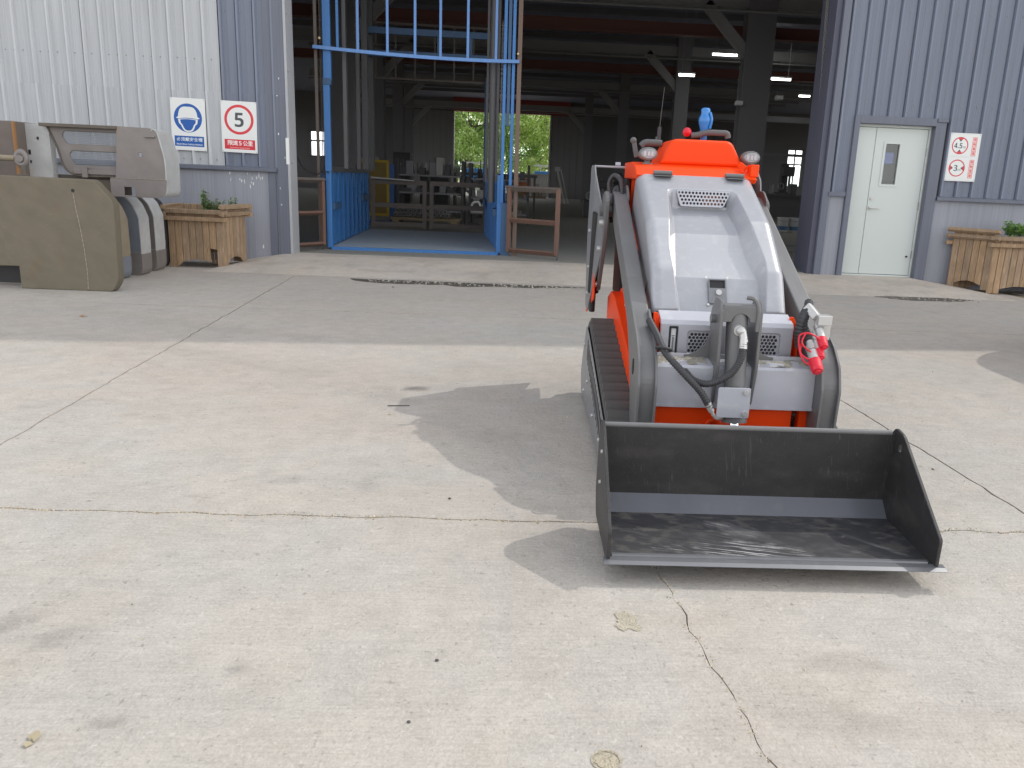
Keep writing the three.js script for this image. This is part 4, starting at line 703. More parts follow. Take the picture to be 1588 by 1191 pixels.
// --- tilt cylinder in its mast
{
  const zc = -3.40, xl = 0.832, xr = 0.982;
  const gus = (x0, x1, dir) => { const p = [[x0, 0.545], [x0, 0.72]]; for (let i = 0; i <= 10; i++) { const t = i / 10 * Math.PI / 2; p.push([x0 + dir * 0.11 * (1 - Math.cos(t)), 0.545 + 0.125 * (1 - Math.sin(t)) + 0.018]); } p.push([x0 + dir * 0.11, 0.545]); return p; };
  const m = part('cylinder_mast', [prism('x', rounded([[-3.50, 0.37], [-3.36, 0.37], [-3.315, 0.55], [-3.325, 0.785], [-3.35, 0.822], [-3.43, 0.828], [-3.50, 0.76]], [0.02, 0.02, 0.03, 0.008, 0.008, 0.01, 0.03]), xl - 0.014, xl, 0.003), prism('x', rounded([[-3.50, 0.37], [-3.36, 0.37], [-3.315, 0.55], [-3.325, 0.785], [-3.35, 0.822], [-3.43, 0.828], [-3.50, 0.76]], [0.02, 0.02, 0.03, 0.008, 0.008, 0.01, 0.03]), xr, xr + 0.014, 0.003), prism('z', gus(xl - 0.012, 0, -1), -3.482, -3.472, 0.001), prism('z', gus(xr + 0.012, 0, 1), -3.482, -3.472, 0.001)], G.grey, loader);
  const arch = [[xl - 0.002, 0.735], [xl - 0.002, 0.800], [xr + 0.002, 0.800], [xr + 0.002, 0.735], [xr - 0.015, 0.735]]; for (let i = 0; i <= 10; i++) { const t = i / 10 * Math.PI; arch.push([CX + 0.002 + 0.038 * Math.cos(t), 0.737 + 0.034 * Math.sin(t)]); } arch.push([xl + 0.015, 0.735]);
  part('top_bridge', [prism('z', arch, -3.348, -3.330, 0.002), box(xl, xr, 0.790, 0.806, -3.40, -3.332, 0.004)], G.grey, m);
  part('pin', [cyl([xl - 0.036, 0.738, -3.40], [xl - 0.012, 0.738, -3.40], 0.020, 0.018, 8), tube([[xr - 0.05, 0.836, -3.36], [xr - 0.02, 0.83, -3.345], [xr - 0.006, 0.80, -3.332], [xr - 0.006, 0.70, -3.328]], 0.009, 20, 8)], G.grey, m);
  const c = part('tilt_cylinder', [cyl([CX - 0.004, 0.775, zc + 0.02], [CX + 0.004, 0.335, zc + 0.10], 0.045, 0.045, 28), cyl([CX + 0.004, 0.345, zc + 0.098], [CX + 0.005, 0.315, zc + 0.103], 0.054, 0.054, 28)], G.grey, loader);
  part('rod', cyl([CX + 0.005, 0.32, zc + 0.10], [CX + 0.008, 0.18, zc + 0.15], 0.023), G.chrome, c); part('rod_eye', cyl([CX + 0.006, 0.275, zc + 0.112], [CX + 0.007, 0.262, zc + 0.116], 0.034), G.grey, c);
  part('fitting', [cyl([CX - 0.008, 0.705, zc + 0.06], [CX - 0.008, 0.705, zc + 0.095], 0.022), ball(CX - 0.002, 0.705, zc + 0.10, 0.020), cyl([CX + 0.004, 0.705, zc + 0.10], [CX + 0.012, 0.66, zc + 0.115], 0.016)], G.zinc, c);
  const g = part('guard_plate', prism('z', roundRect(0.815, 0.950, 0.352, 0.480, 0.008), -3.235, -3.229, 0.0015), G.panel, loader);
  part('bolts', [bolt(0.930, 0.462, -3.230, 0.013), bolt(0.932, 0.372, -3.230, 0.013)], G.zinc, g);
  part('guard_stay', [box(0.86, 0.94, 0.40, 0.44, -3.30, -3.236)], G.grey, g);
}
// --- hoses
part('hose', tube([[0.555, 0.70, -3.52], [0.575, 0.655, -3.40], [0.60, 0.60, -3.31], [0.68, 0.52, -3.25], [0.745, 0.455, -3.235], [0.775, 0.41, -3.235], [0.795, 0.385, -3.24]], 0.0145, 160, 10, 0.10, 46), G.hose, loader);
part('hose_end', [cyl([0.775, 0.412, -3.235], [0.797, 0.375, -3.238], 0.0155, 0.013, 10), tube([[0.795, 0.38, -3.238], [0.805, 0.36, -3.238], [0.820, 0.345, -3.245], [0.85, 0.34, -3.27]], 0.008, 14, 8)], G.zinc, loader);
part('hose', tube([[0.69, 0.52, -3.34], [0.72, 0.493, -3.29], [0.77, 0.487, -3.255], [0.82, 0.505, -3.25], [0.875, 0.545, -3.255], [0.905, 0.60, -3.265], [0.913, 0.66, -3.28]], 0.0145, 160, 10, 0.10, 40), G.hose, loader);
part('hose_end', cyl([0.912, 0.635, -3.275], [0.912, 0.68, -3.285], 0.017, 0.015, 10), G.zinc, loader);
part('hose_guide', new THREE.TorusGeometry(0.032, 0.006, 8, 18).rotateX(1.2).rotateZ(-0.2).translate(0.595, 0.612, -3.33), G.hose, loader);
part('hose', [tube([[0.50, 1.05, -4.80], [0.487, 1.18, -4.80], [0.475, 1.275, -4.82], [0.498, 1.315, -4.80], [0.532, 1.29, -4.76], [0.540, 1.20, -4.70], [0.540, 1.12, -4.66]], 0.013, 90, 8, 0.08, 30), tube([[0.51, 1.14, -4.74], [0.50, 1.22, -4.76], [0.515, 1.25, -4.77], [0.53, 1.14, -4.70]], 0.012, 40, 8, 0.08, 16)], G.hose, loader);
// --- auxiliary couplers with red caps on the right arm
{
  const block = part('coupler_block', [box(1.245, 1.305, 0.728, 0.770, -3.42, -3.365, 0.004), bar([1.225, 0.795, -3.46], [1.25, 0.755, -3.40], 0.036, 0.036, 0.006), box(1.275, 1.315, 0.66, 0.725, -3.44, -3.40, 0.005)], G.zinc, loader);
  for (const [x, y, z, r, l] of [[1.258, 0.672, -3.335, 0.021, 0.040], [1.246, 0.628, -3.315, 0.018, 0.036], [1.222, 0.588, -3.285, 0.027, 0.050]]) {
    const d = [0.004, -0.62, 0.78], e = (t) => [x + d[0] * t, y + d[1] * t, z + d[2] * t];
    part('coupler', [cyl(e(-0.11), e(-0.05), r * 0.62, r * 0.62, 12), cyl(e(-0.055), e(-0.004), r * 0.86, r * 0.86, 14), cyl(e(-0.085), e(-0.06), r * 0.95, r * 0.95, 6)], G.zinc, block);
    part('cap', [cyl(e(-0.008), e(l - 0.012), r, r * 0.96, 20), cyl(e(l - 0.012), e(l), r * 0.96, r * 0.8, 20), cyl(e(l), e(l + 0.006), r * 0.45, r * 0.4, 14)], G.red, block);
  }
  part('cap_strap', [tube([[1.255, 0.672, -3.32], [1.20, 0.700, -3.33], [1.165, 0.690, -3.34], [1.16, 0.64, -3.32], [1.175, 0.59, -3.29], [1.21, 0.572, -3.27]], 0.0042, 50, 6), tube([[1.17, 0.655, -3.33], [1.165, 0.62, -3.31], [1.19, 0.60, -3.29], [1.22, 0.60, -3.28]], 0.0042, 40, 6), tube([[1.185, 0.70, -3.335], [1.17, 0.66, -3.32], [1.20, 0.63, -3.31], [1.235, 0.615, -3.30]], 0.004, 40, 6)], G.red, block);
  part('hose', [tube([[1.20, 0.62, -3.43], [1.185, 0.70, -3.42], [1.20, 0.75, -3.43], [1.24, 0.78, -3.5]], 0.019, 60, 8, 0.12, 16), tube([[1.225, 0.66, -3.43], [1.205, 0.73, -3.43], [1.225, 0.78, -3.45], [1.26, 0.80, -3.55]], 0.018, 60, 8, 0.12, 16)], G.hose, block);
}
// --- bucket
{
  const b = new THREE.Group(); b.name = 'bucket'; b.userData.label = 'black front bucket with scoured floor'; loader.add(b); origins.set(b, origins.get(loader));
  const xL = 0.322, xR = 1.428, tw = [xL + 0.006, xR - 0.006];
  part('back_plate', prism('x', [[-2.955, 0.115], [-2.925, 0.388], [-2.937, 0.390], [-2.967, 0.112]], ...tw), G.bucket, b);
  part('bend_plate', prism('x', [[-2.898, 0.060], [-2.955, 0.116], [-2.967, 0.112], [-2.902, 0.046]], ...tw), mat('dusty bucket bend with painted sky sheen', [0.135, 0.14, 0.165], 0.42, 0.1, { map: dustMap }), b);  // blue grey tone paints in the sky reflected by the bend
  part('floor_plate', prism('x', [[-2.515, 0.051], [-2.899, 0.060], [-2.901, 0.046], [-2.515, 0.040]], ...tw), G.bucketFloor, b);
  part('top_rim', [cyl([xL, 0.392, -2.932], [xR - 0.02, 0.392, -2.932], 0.010, 0.010, 12)], G.grey, b);
  const prof = rounded([[-2.515, 0.046], [-2.512, 0.150], [-2.866, 0.402], [-2.935, 0.412], [-2.972, 0.37], [-2.995, 0.12], [-2.94, 0.030], [-2.56, 0.036]], [0, 0.01, 0.012, 0.02, 0.02, 0.03, 0.03, 0]);
  part('side_plate', prism('x', prof, xL - 0.006, xL + 0.006, 0.002), G.bucket, b);
  part('side_plate', prism('x', prof, xR - 0.006, xR + 0.006, 0.002, [roundRect(-2.888, -2.868, 0.335, 0.365, 0.008)]), G.bucket, b);
  part('cutting_edge', [prism('x', [[-2.490, 0.047], [-2.508, 0.053], [-2.532, 0.055], [-2.532, 0.043], [-2.495, 0.043]], 0.306, 1.456, 0.001), prism('x', [[-2.536, 0.050], [-2.540, 0.059], [-2.552, 0.060], [-2.552, 0.051]], 0.335, 1.41, 0.001)], G.edge, b);
  part('bolts', [0.20, 0.32].map((y) => bolt(xL - 0.006, y, -2.86 + y * 0.1, 0.008, 'x')), G.zinc, b);
  part('mount_ear', [0.74, 1.06].map((x) => prism('x', rounded([[-2.96, 0.12], [-2.96, 0.34], [-3.10, 0.34], [-3.22, 0.22], [-3.20, 0.12]], 0.03), x - 0.01, x + 0.01, 0.002)), G.grey, b);
}
loader.getObjectByName('bucket').position.set(-0.012, 0.02, 0.045);
part('quick_hitch', [box(0.60, 1.22, 0.14, 0.30, -3.24, -3.18, 0.008), box(0.50, 0.56, 0.17, 0.27, -3.42, -3.2, 0.008), box(1.27, 1.33, 0.17, 0.27, -3.42, -3.2, 0.008)], G.grey, loader);
// ---------------------------------------------------------------- lettering strokes for the signs (each character on a 10 x 10 field)
const GLYPH = {
  '必': [[[2, 4], [1.5, 6.5]], [[3.5, 3.5], [3.8, 7], [5, 8.5], [7.5, 8.5], [8, 7]], [[4.5, 1.5], [5.5, 3]], [[8, 3.5], [9, 5.5]], [[7.5, 1.5], [5.5, 5], [2, 9]]],
  '须': [[[3.5, 1], [1, 3]], [[3.5, 3.5], [1, 5.5]], [[4, 6], [2.5, 8], [1, 9]], [[4.8, 1.5], [9.5, 1.5]], [[7, 1.5], [6.5, 3]], [[5.2, 3], [5.2, 7]], [[5.2, 3], [9, 3], [9, 7]], [[7.1, 4], [7, 6.5], [5, 9]], [[7.5, 7], [9.5, 9]]],
  '戴': [[[1, 2], [6, 2]], [[3.5, 1], [3.5, 3.2]], [[0.5, 3.4], [9.5, 3.4]], [[1.5, 4.4], [5.5, 4.4], [5.5, 6.5], [1.5, 6.5], [1.5, 4.4]], [[1.5, 5.5], [5.5, 5.5]], [[3.5, 4.4], [3.5, 6.5]], [[1, 7.6], [6, 7.6]], [[2.5, 6.5], [2.5, 7.6]], [[4.5, 6.5], [4.5, 7.6]], [[2.5, 8], [1, 9.3]], [[4.5, 8], [6, 9.2]], [[6.8, 1], [7.3, 5], [9.3, 9], [9.5, 7.5]], [[8.8, 5], [6.5, 8.5]], [[8, 1.5], [9, 2.3]]],
  '安': [[[5, 0.8], [5, 2]], [[1, 2], [9, 2]], [[1, 2], [1, 3.5]], [[9, 2], [8.6, 3.5]], [[4.5, 3], [3, 6], [7.5, 9]], [[7, 4.8], [5, 7.5], [1.5, 9]], [[0.8, 5], [9.2, 5]]],
  '全': [[[5, 0.8], [0.8, 4]], [[5, 0.8], [9.2, 4]], [[2.5, 4.4], [7.5, 4.4]], [[2.5, 6.4], [7.5, 6.4]], [[5, 4.4], [5, 8.8]], [[1, 8.8], [9, 8.8]]],
  '帽': [[[1, 2.5], [1, 7]], [[1, 2.5], [4, 2.5], [4, 6.5]], [[2.5, 1], [2.5, 9]], [[5, 1.2], [9.3, 1.2], [9.3, 4], [5, 4], [5, 1.2]], [[5, 2.6], [9.3, 2.6]], [[5.5, 5], [9, 5], [9, 9], [5.5, 9], [5.5, 5]], [[5.5, 6.3], [9, 6.3]], [[5.5, 7.6], [9, 7.6]]],
  '限': [[[1.2, 1], [1.2, 9]], [[1.2, 1.2], [3.8, 1.2], [2.6, 3.5], [3.8, 5.5], [1.8, 6]], [[5, 1.2], [5, 9], [6.5, 8]], [[5, 1.2], [8.8, 1.2], [8.8, 5], [5, 5]], [[5, 3.1], [8.8, 3.1]], [[6.2, 5], [9.5, 9]], [[8.8, 5.8], [7.3, 7]]],
  '速': [[[1.5, 1.5], [2.5, 2.5]], [[0.8, 4], [2.5, 4], [2.5, 7.5], [0.8, 9]], [[2.5, 7.8], [9.5, 8.8]], [[3.8, 2], [9.3, 2]], [[6.5, 1], [6.5, 8]], [[4.3, 3.2], [8.8, 3.2], [8.8, 5], [4.3, 5], [4.3, 3.2]], [[6.4, 5.2], [4, 7.4]], [[6.6, 5.2], [9, 7.2]]],
  '公': [[[3.8, 1.2], [1, 5]], [[6, 1.2], [9.2, 5]], [[4.8, 4.5], [2.5, 8.5], [7.5, 8]], [[6.5, 6.2], [8.2, 9]]],
  '里': [[[2, 1.2], [8, 1.2], [8, 5], [2, 5], [2, 1.2]], [[2, 3.1], [8, 3.1]], [[5, 1.2], [5, 8.8]], [[2, 6.8], [8, 6.8]], [[1, 8.8], [9, 8.8]]],
  '制': [[[2, 1], [1.2, 3]], [[1, 2.4], [6, 2.4]], [[0.8, 4.2], [6.2, 4.2]], [[3.5, 1], [3.5, 9]], [[1.4, 5.6], [1.4, 8.3]], [[1.4, 5.6], [5.6, 5.6], [5.6, 8]], [[7.3, 1.8], [7.3, 7]], [[9, 1], [9, 9], [8, 8.5]]],
  '高': [[[5, 0.6], [5, 1.6]], [[1, 1.8], [9, 1.8]], [[3, 2.8], [7, 2.8], [7, 4.3], [3, 4.3], [3, 2.8]], [[1.3, 9], [1.3, 5.3], [8.7, 5.3], [8.7, 9]], [[3.3, 6.3], [6.7, 6.3], [6.7, 8.2], [3.3, 8.2], [3.3, 6.3]]],
  '度': [[[5, 0.6], [5, 1.6]], [[1.5, 1.8], [9.3, 1.8]], [[1.5, 1.8], [1.5, 6], [0.8, 9]], [[2.5, 3.2], [9, 3.2]], [[4.3, 2.4], [4.3, 5]], [[7, 2.4], [7, 5]], [[4.3, 5], [7, 5]], [[3, 6.2], [8, 6.2], [5.5, 8.3], [2.5, 9.3]], [[3.8, 6.8], [9.3, 9.3]]],
  '宽': [[[5, 0.6], [5, 1.6]], [[1, 3], [1, 1.8], [9, 1.8], [9, 3]], [[1.8, 3.6], [8.2, 3.6]], [[3.5, 2.6], [3.5, 4.4]], [[6.5, 2.6], [6.5, 4.4]], [[2.5, 7.5], [2.5, 5], [7.5, 5], [7.5, 7.5]], [[4.8, 5.8], [4.5, 7.5], [1.5, 9.3]], [[5.5, 7], [5.5, 9], [9, 9], [9, 8]]],
};
function glyphs(c, text, x, y, size, step, colour, weight, down = false) {
  c.strokeStyle = c.fillStyle = colour; c.lineWidth = weight; c.lineCap = 'square'; c.lineJoin = 'miter';
  [...text].forEach((ch, i) => {
    const ox = x + (down ? 0 : i * step), oy = y + (down ? i * step : 0), k = size / 10;
    if (!GLYPH[ch]) { c.font = `bold ${size * 1.08}px sans-serif`; c.textAlign = 'center'; c.textBaseline = 'alphabetic'; c.fillText(ch, ox + size / 2, oy + size * 0.9); return; }
    for (const s of GLYPH[ch]) { c.beginPath(); s.forEach(([a, b], j) => j ? c.lineTo(ox + a * k, oy + b * k) : c.moveTo(ox + a * k, oy + b * k)); c.stroke(); }
  });
}
function signTexture(w, h, draw) {
  const cv = document.createElement('canvas'); cv.width = w; cv.height = h; const c = cv.getContext('2d');
  c.fillStyle = '#e6e8e6'; c.fillRect(0, 0, w, h); draw(c);
  const t = new THREE.CanvasTexture(cv); t.colorSpace = THREE.SRGBColorSpace; return t;
}
function sign(name, label, x0, x1, y0, y1, z, tex, tilt = 0) {
  const s = thing(name, label, 'sign', [(x0 + x1) / 2, (y0 + y1) / 2, z]);
  part('board', box(x0, x1, y0, y1, z - 0.003, z, 0), mat('sign board', [0.72, 0.73, 0.72], 0.45), s);
  const face = new THREE.PlaneGeometry(x1 - x0, y1 - y0).translate((x0 + x1) / 2, (y0 + y1) / 2, z + 0.0015); face.userData.ownUv = true;
  part('print', face, new THREE.MeshPhysicalMaterial({ map: tex, roughness: 0.4, name: 'printed face' }), s);
  part('screws', [[x0 + 0.015, y1 - 0.015], [x1 - 0.015, y1 - 0.015], [x0 + 0.015, y0 + 0.015], [x1 - 0.015, y0 + 0.015]].map(([x, y]) => cyl([x, y, z], [x, y, z + 0.006], 0.006, 0.005, 6)), M.trimPale, s);
  s.rotation.z = tilt; return s;
}
const SZ = FZ + 0.034;
sign('helmet_sign', 'white board with blue round safety helmet symbol and blue caption', -4.70, -4.25, 1.445, 2.105, SZ, signTexture(450, 660, (c) => {
  const B = '#1357a8', W = '#e6e8e6';
  c.fillStyle = B; c.beginPath(); c.arc(222, 250, 182, 0, 7); c.fill();
  c.fillStyle = W; c.strokeStyle = W; c.lineWidth = 14; c.lineJoin = 'round';
  c.beginPath(); c.moveTo(95, 232); c.bezierCurveTo(105, 90, 180, 108, 222, 108); c.bezierCurveTo(270, 108, 335, 100, 345, 232); c.lineTo(378, 250); c.lineTo(345, 262); c.quadraticCurveTo(222, 232, 98, 262); c.lineTo(66, 252); c.closePath(); c.fill();
  c.beginPath(); c.moveTo(92, 268); c.quadraticCurveTo(222, 244, 350, 268); c.lineTo(340, 320); c.lineTo(312, 345); c.quadraticCurveTo(290, 420, 240, 425); c.lineTo(205, 425); c.quadraticCurveTo(155, 420, 130, 345); c.lineTo(104, 320); c.closePath(); c.fill();
  c.fillStyle = B; c.beginPath(); c.moveTo(120, 274); c.quadraticCurveTo(222, 254, 322, 274); c.lineTo(316, 312); c.lineTo(292, 338); c.quadraticCurveTo(272, 404, 236, 408); c.lineTo(208, 408); c.quadraticCurveTo(168, 402, 150, 338); c.lineTo(126, 312); c.closePath(); c.fill();
  c.fillStyle = B; c.fillRect(36, 478, 382, 132);
  glyphs(c, '必须戴安全帽', 58, 492, 54, 57, W, 5.5);
  c.fillStyle = W; c.font = 'bold 29px sans-serif'; c.textAlign = 'center'; c.textBaseline = 'alphabetic'; c.fillText('Must Wear Safety Helmet', 227, 593, 340);
}), 0.012 * -1);
sign('speed_sign', 'white board with red ring around the number five and red caption', -4.048, -3.585, 1.445, 2.095, SZ, signTexture(460, 650, (c) => {
  c.strokeStyle = '#d83a44'; c.lineWidth = 34; c.beginPath(); c.arc(230, 232, 172, 0, 7); c.stroke();
  c.fillStyle = '#4a4c50'; c.font = 'bold 250px sans-serif'; c.textAlign = 'center'; c.textBaseline = 'alphabetic'; c.fillText('5', 232, 322);
  c.fillStyle = '#d02f3c'; c.fillRect(34, 484, 396, 126);
  glyphs(c, '限速5公里', 70, 494, 70, 66, '#f3e9e6', 8);
  c.fillStyle = '#f0b9b4'; c.font = 'bold 24px sans-serif'; c.textAlign = 'center'; c.fillText('The limited speed is 5km', 232, 598, 260);
}), -0.014);
sign('clearance_sign', 'white board with two red rings reading 4.5 m and 3 m', 5.755, 6.18, 1.485, 2.12, SZ, signTexture(425, 635, (c) => {
  const R = '#cf3f49', D = '#4b4f55';
  const disc = (cx, cy) => { c.strokeStyle = R; c.lineWidth = 15; c.beginPath(); c.arc(cx, cy, 106, 0, 7); c.stroke(); };
  c.strokeStyle = '#b9bcbb'; c.lineWidth = 2; c.strokeRect(14, 14, 397, 290); c.strokeRect(14, 318, 397, 303);
  disc(148, 165); disc(148, 462);
  const tri = (a, col) => { c.fillStyle = col; c.beginPath(); a.forEach(([x, y], i) => i ? c.lineTo(x, y) : c.moveTo(x, y)); c.closePath(); c.fill(); };
  tri([[105, 66], [191, 66], [148, 112]], R); tri([[126, 88], [170, 88], [148, 114]], D); tri([[105, 264], [191, 264], [148, 218]], R); tri([[126, 242], [170, 242], [148, 216]], D);
  tri([[46, 420], [46, 505], [94, 462]], R); tri([[68, 440], [68, 484], [96, 462]], D); tri([[250, 420], [250, 505], [202, 462]], R); tri([[228, 440], [228, 484], [200, 462]], D);
  c.fillStyle = D; c.textAlign = 'left'; c.textBaseline = 'alphabetic'; c.font = 'bold 96px sans-serif'; c.fillText('4.5', 66, 200, 118); c.font = '50px sans-serif'; c.fillText('m', 188, 200);
  c.font = 'bold 108px sans-serif'; c.fillText('3', 104, 500); c.font = '50px sans-serif'; c.fillText('m', 164, 500);
  const col = (y0, text) => { c.fillStyle = '#d2565c'; c.fillRect(315, y0, 62, 246); [...text].forEach((ch, i) => { c.fillStyle = '#f0d3cf'; c.fillRect(321, y0 + 6 + i * 60, 50, 54); glyphs(c, ch, 326, y0 + 11 + i * 60, 42, 0, '#d2454c', 4.5); }); };
  col(50, '限制高度'); col(345, '限制宽度');
}), 0);

// ---------------------------------------------------------------- fabricated steel parts stacked by the left wall
const scuffMap = texture(1024, (u, v, o) => {   // mill steel and primer: wipe marks, chalky scuffs, thin runs of rust
  const wipe = fbm(u * 16 + v * 9, v * 16, 4), sc = Math.max(0, N1(u * 48, v * 256) - 0.82) * 1.1 * smooth(0.45, 0.65, fbm(u * 8, v * 8, 3, N3)), rust = smooth(0.66, 0.85, fbm(u * 16 + 9, v * 12, 4, N2)) * 0.6;
  const k = 0.80 + (wipe - 0.5) * 0.20 + sc * 0.8;
  o[0] = k + rust * 0.10; o[1] = k - rust * 0.03; o[2] = k - rust * 0.14;
}, true, 1.7);
const Y = {};
Y.olive = mat('olive brown primer', [0.205, 0.175, 0.125], 0.62, 0, { map: scuffMap });
Y.umber = mat('dark brown primer', [0.165, 0.14, 0.115], 0.65, 0, { map: scuffMap });
Y.bare = mat('bare grey steel', [0.30, 0.272, 0.258], 0.5, 0.25, { map: scuffMap });
Y.blueGrey = mat('blue grey steel', [0.26, 0.285, 0.325], 0.5, 0.2, { map: scuffMap });
Y.pale = mat('scuffed pale steel', [0.62, 0.63, 0.63], 0.5, 0.15, { map: scuffMap });
Y.tan = mat('tan primer', [0.34, 0.285, 0.205], 0.62, 0, { map: scuffMap });
Y.black = mat('black painted steel', [0.03, 0.03, 0.033], 0.5);
Y.weld = mat('weld bead', [0.36, 0.32, 0.25], 0.6, 0.2);
Y.rust = mat('rusty edge', [0.33, 0.17, 0.07], 0.8);
{
  const z = -8.32, t = thing('steel_side_panel', 'large olive brown steel panel with cut corner and notch at foot', 'steel panel', [-4.8, 0, z]);
  part('plate', prism('z', rounded([[-6.4, 0.22], [-4.99, 0.22], [-4.99, 0.0], [-4.10, 0.0], [-4.035, 0.10], [-4.02, 0.88], [-4.20, 1.085], [-6.4, 1.10]], [0, 0, 0, 0.03, 0.06, 0.05, 0.04, 0]), z - 0.13, z, 0.010, [], 3), Y.olive, t);
  part('weld_seam', tube([[-4.395, 0.95, z + 0.001], [-4.38, 0.80, z + 0.001], [-4.345, 0.5, z + 0.001], [-4.33, 0.2, z + 0.001], [-4.335, 0.02, z + 0.001]], 0.0045, 80, 5, 0.4, 60), Y.weld, t);
  part('bolt_hole', cyl([-4.395, 0.975, z - 0.02], [-4.395, 0.975, z + 0.0015], 0.017), M.black, t);
  part('back_plate', box(-6.4, -4.95, 0.02, 0.24, z - 0.28, z - 0.24), Y.black, t);
}
function shell(name, label, z, depth, xr, h, faceMat, rimMat, rim2) {   // a pressed side shell: a face sheet with a deep return along its curved end
  const t = thing(name, label, 'steel panel', [xr - 0.4, 0, z]);
  const path = [[xr, 0.06], [xr + 0.015, 0.32], [xr + 0.012, 0.66], [xr - 0.045, 0.80], [xr - 0.12, h - 0.01], [xr - 0.22, h]], o = rounded(path, 0.03);
  const w = 0.012, inner = o.map(([x, y]) => [x - w, y - w * 0.8]).reverse();
  part('face', prism('z', rounded([[xr - 0.9, 0.02], [xr - 0.03, 0.02], ...path.map(([x, y]) => [x - 0.01, y - 0.008]), [xr - 0.9, h - 0.008]], 0.03), z - 0.012, z, 0.002), faceMat, t);
  part('end_return', prism('z', o.concat(inner), z - depth, z + 0.004, 0.002), rimMat, t);  // return takes a paler colour than the face, as if lit
  part('foot_band', [prism('z', rounded([[xr - 0.9, 0.0], [xr - 0.02, 0.0], [xr + 0.012, 0.06], [xr + 0.018, 0.255], [xr - 0.9, 0.255]], 0.03), z - depth - 0.004, z + 0.006, 0.004)], rim2 ?? rimMat, t);
  part('weld_seam', tube([[xr - 0.8, 0.258, z + 0.006], [xr - 0.4, 0.260, z + 0.006], [xr + 0.012, 0.258, z + 0.006]], 0.004, 40, 5, 0.4, 50), Y.weld, t);
  return t;
}
shell('steel_shell', 'brown primed steel shell with dull purple face, first behind the olive panel', -9.16, 0.26, -4.42, 0.90, mat('purple brown primer', [0.13, 0.105, 0.10], 0.6, 0, { map: scuffMap }), Y.tan, Y.blueGrey);
shell('steel_shell', 'blue grey steel shell with scuffed return coloured paler as if lit and yellow top edge', -9.62, 0.24, -4.385, 0.90, Y.blueGrey, Y.pale, Y.bare);
shell('steel_shell', 'scuffed light grey steel shell with chalk scribbles on its end', -10.08, 0.26, -4.42, 0.89, Y.bare, Y.pale, Y.bare);
shell('steel_shell', 'black painted steel shell squeezed beside the wooden planter', -10.44, 0.2, -4.50, 0.87, Y.black, Y.black);
single('timber_packing', 'yellowish packing strip lying along the tops of the steel shells', 'packing strip', [box(-5.3, -4.62, 0.895, 0.905, -9.9, -9.2), box(-5.2, -4.6, 0.9, 0.914, -9.66, -9.6, 0.003)], mat('yellow timber', [0.38, 0.25, 0.08], 0.8), [-5, 0.9, -9.5]);
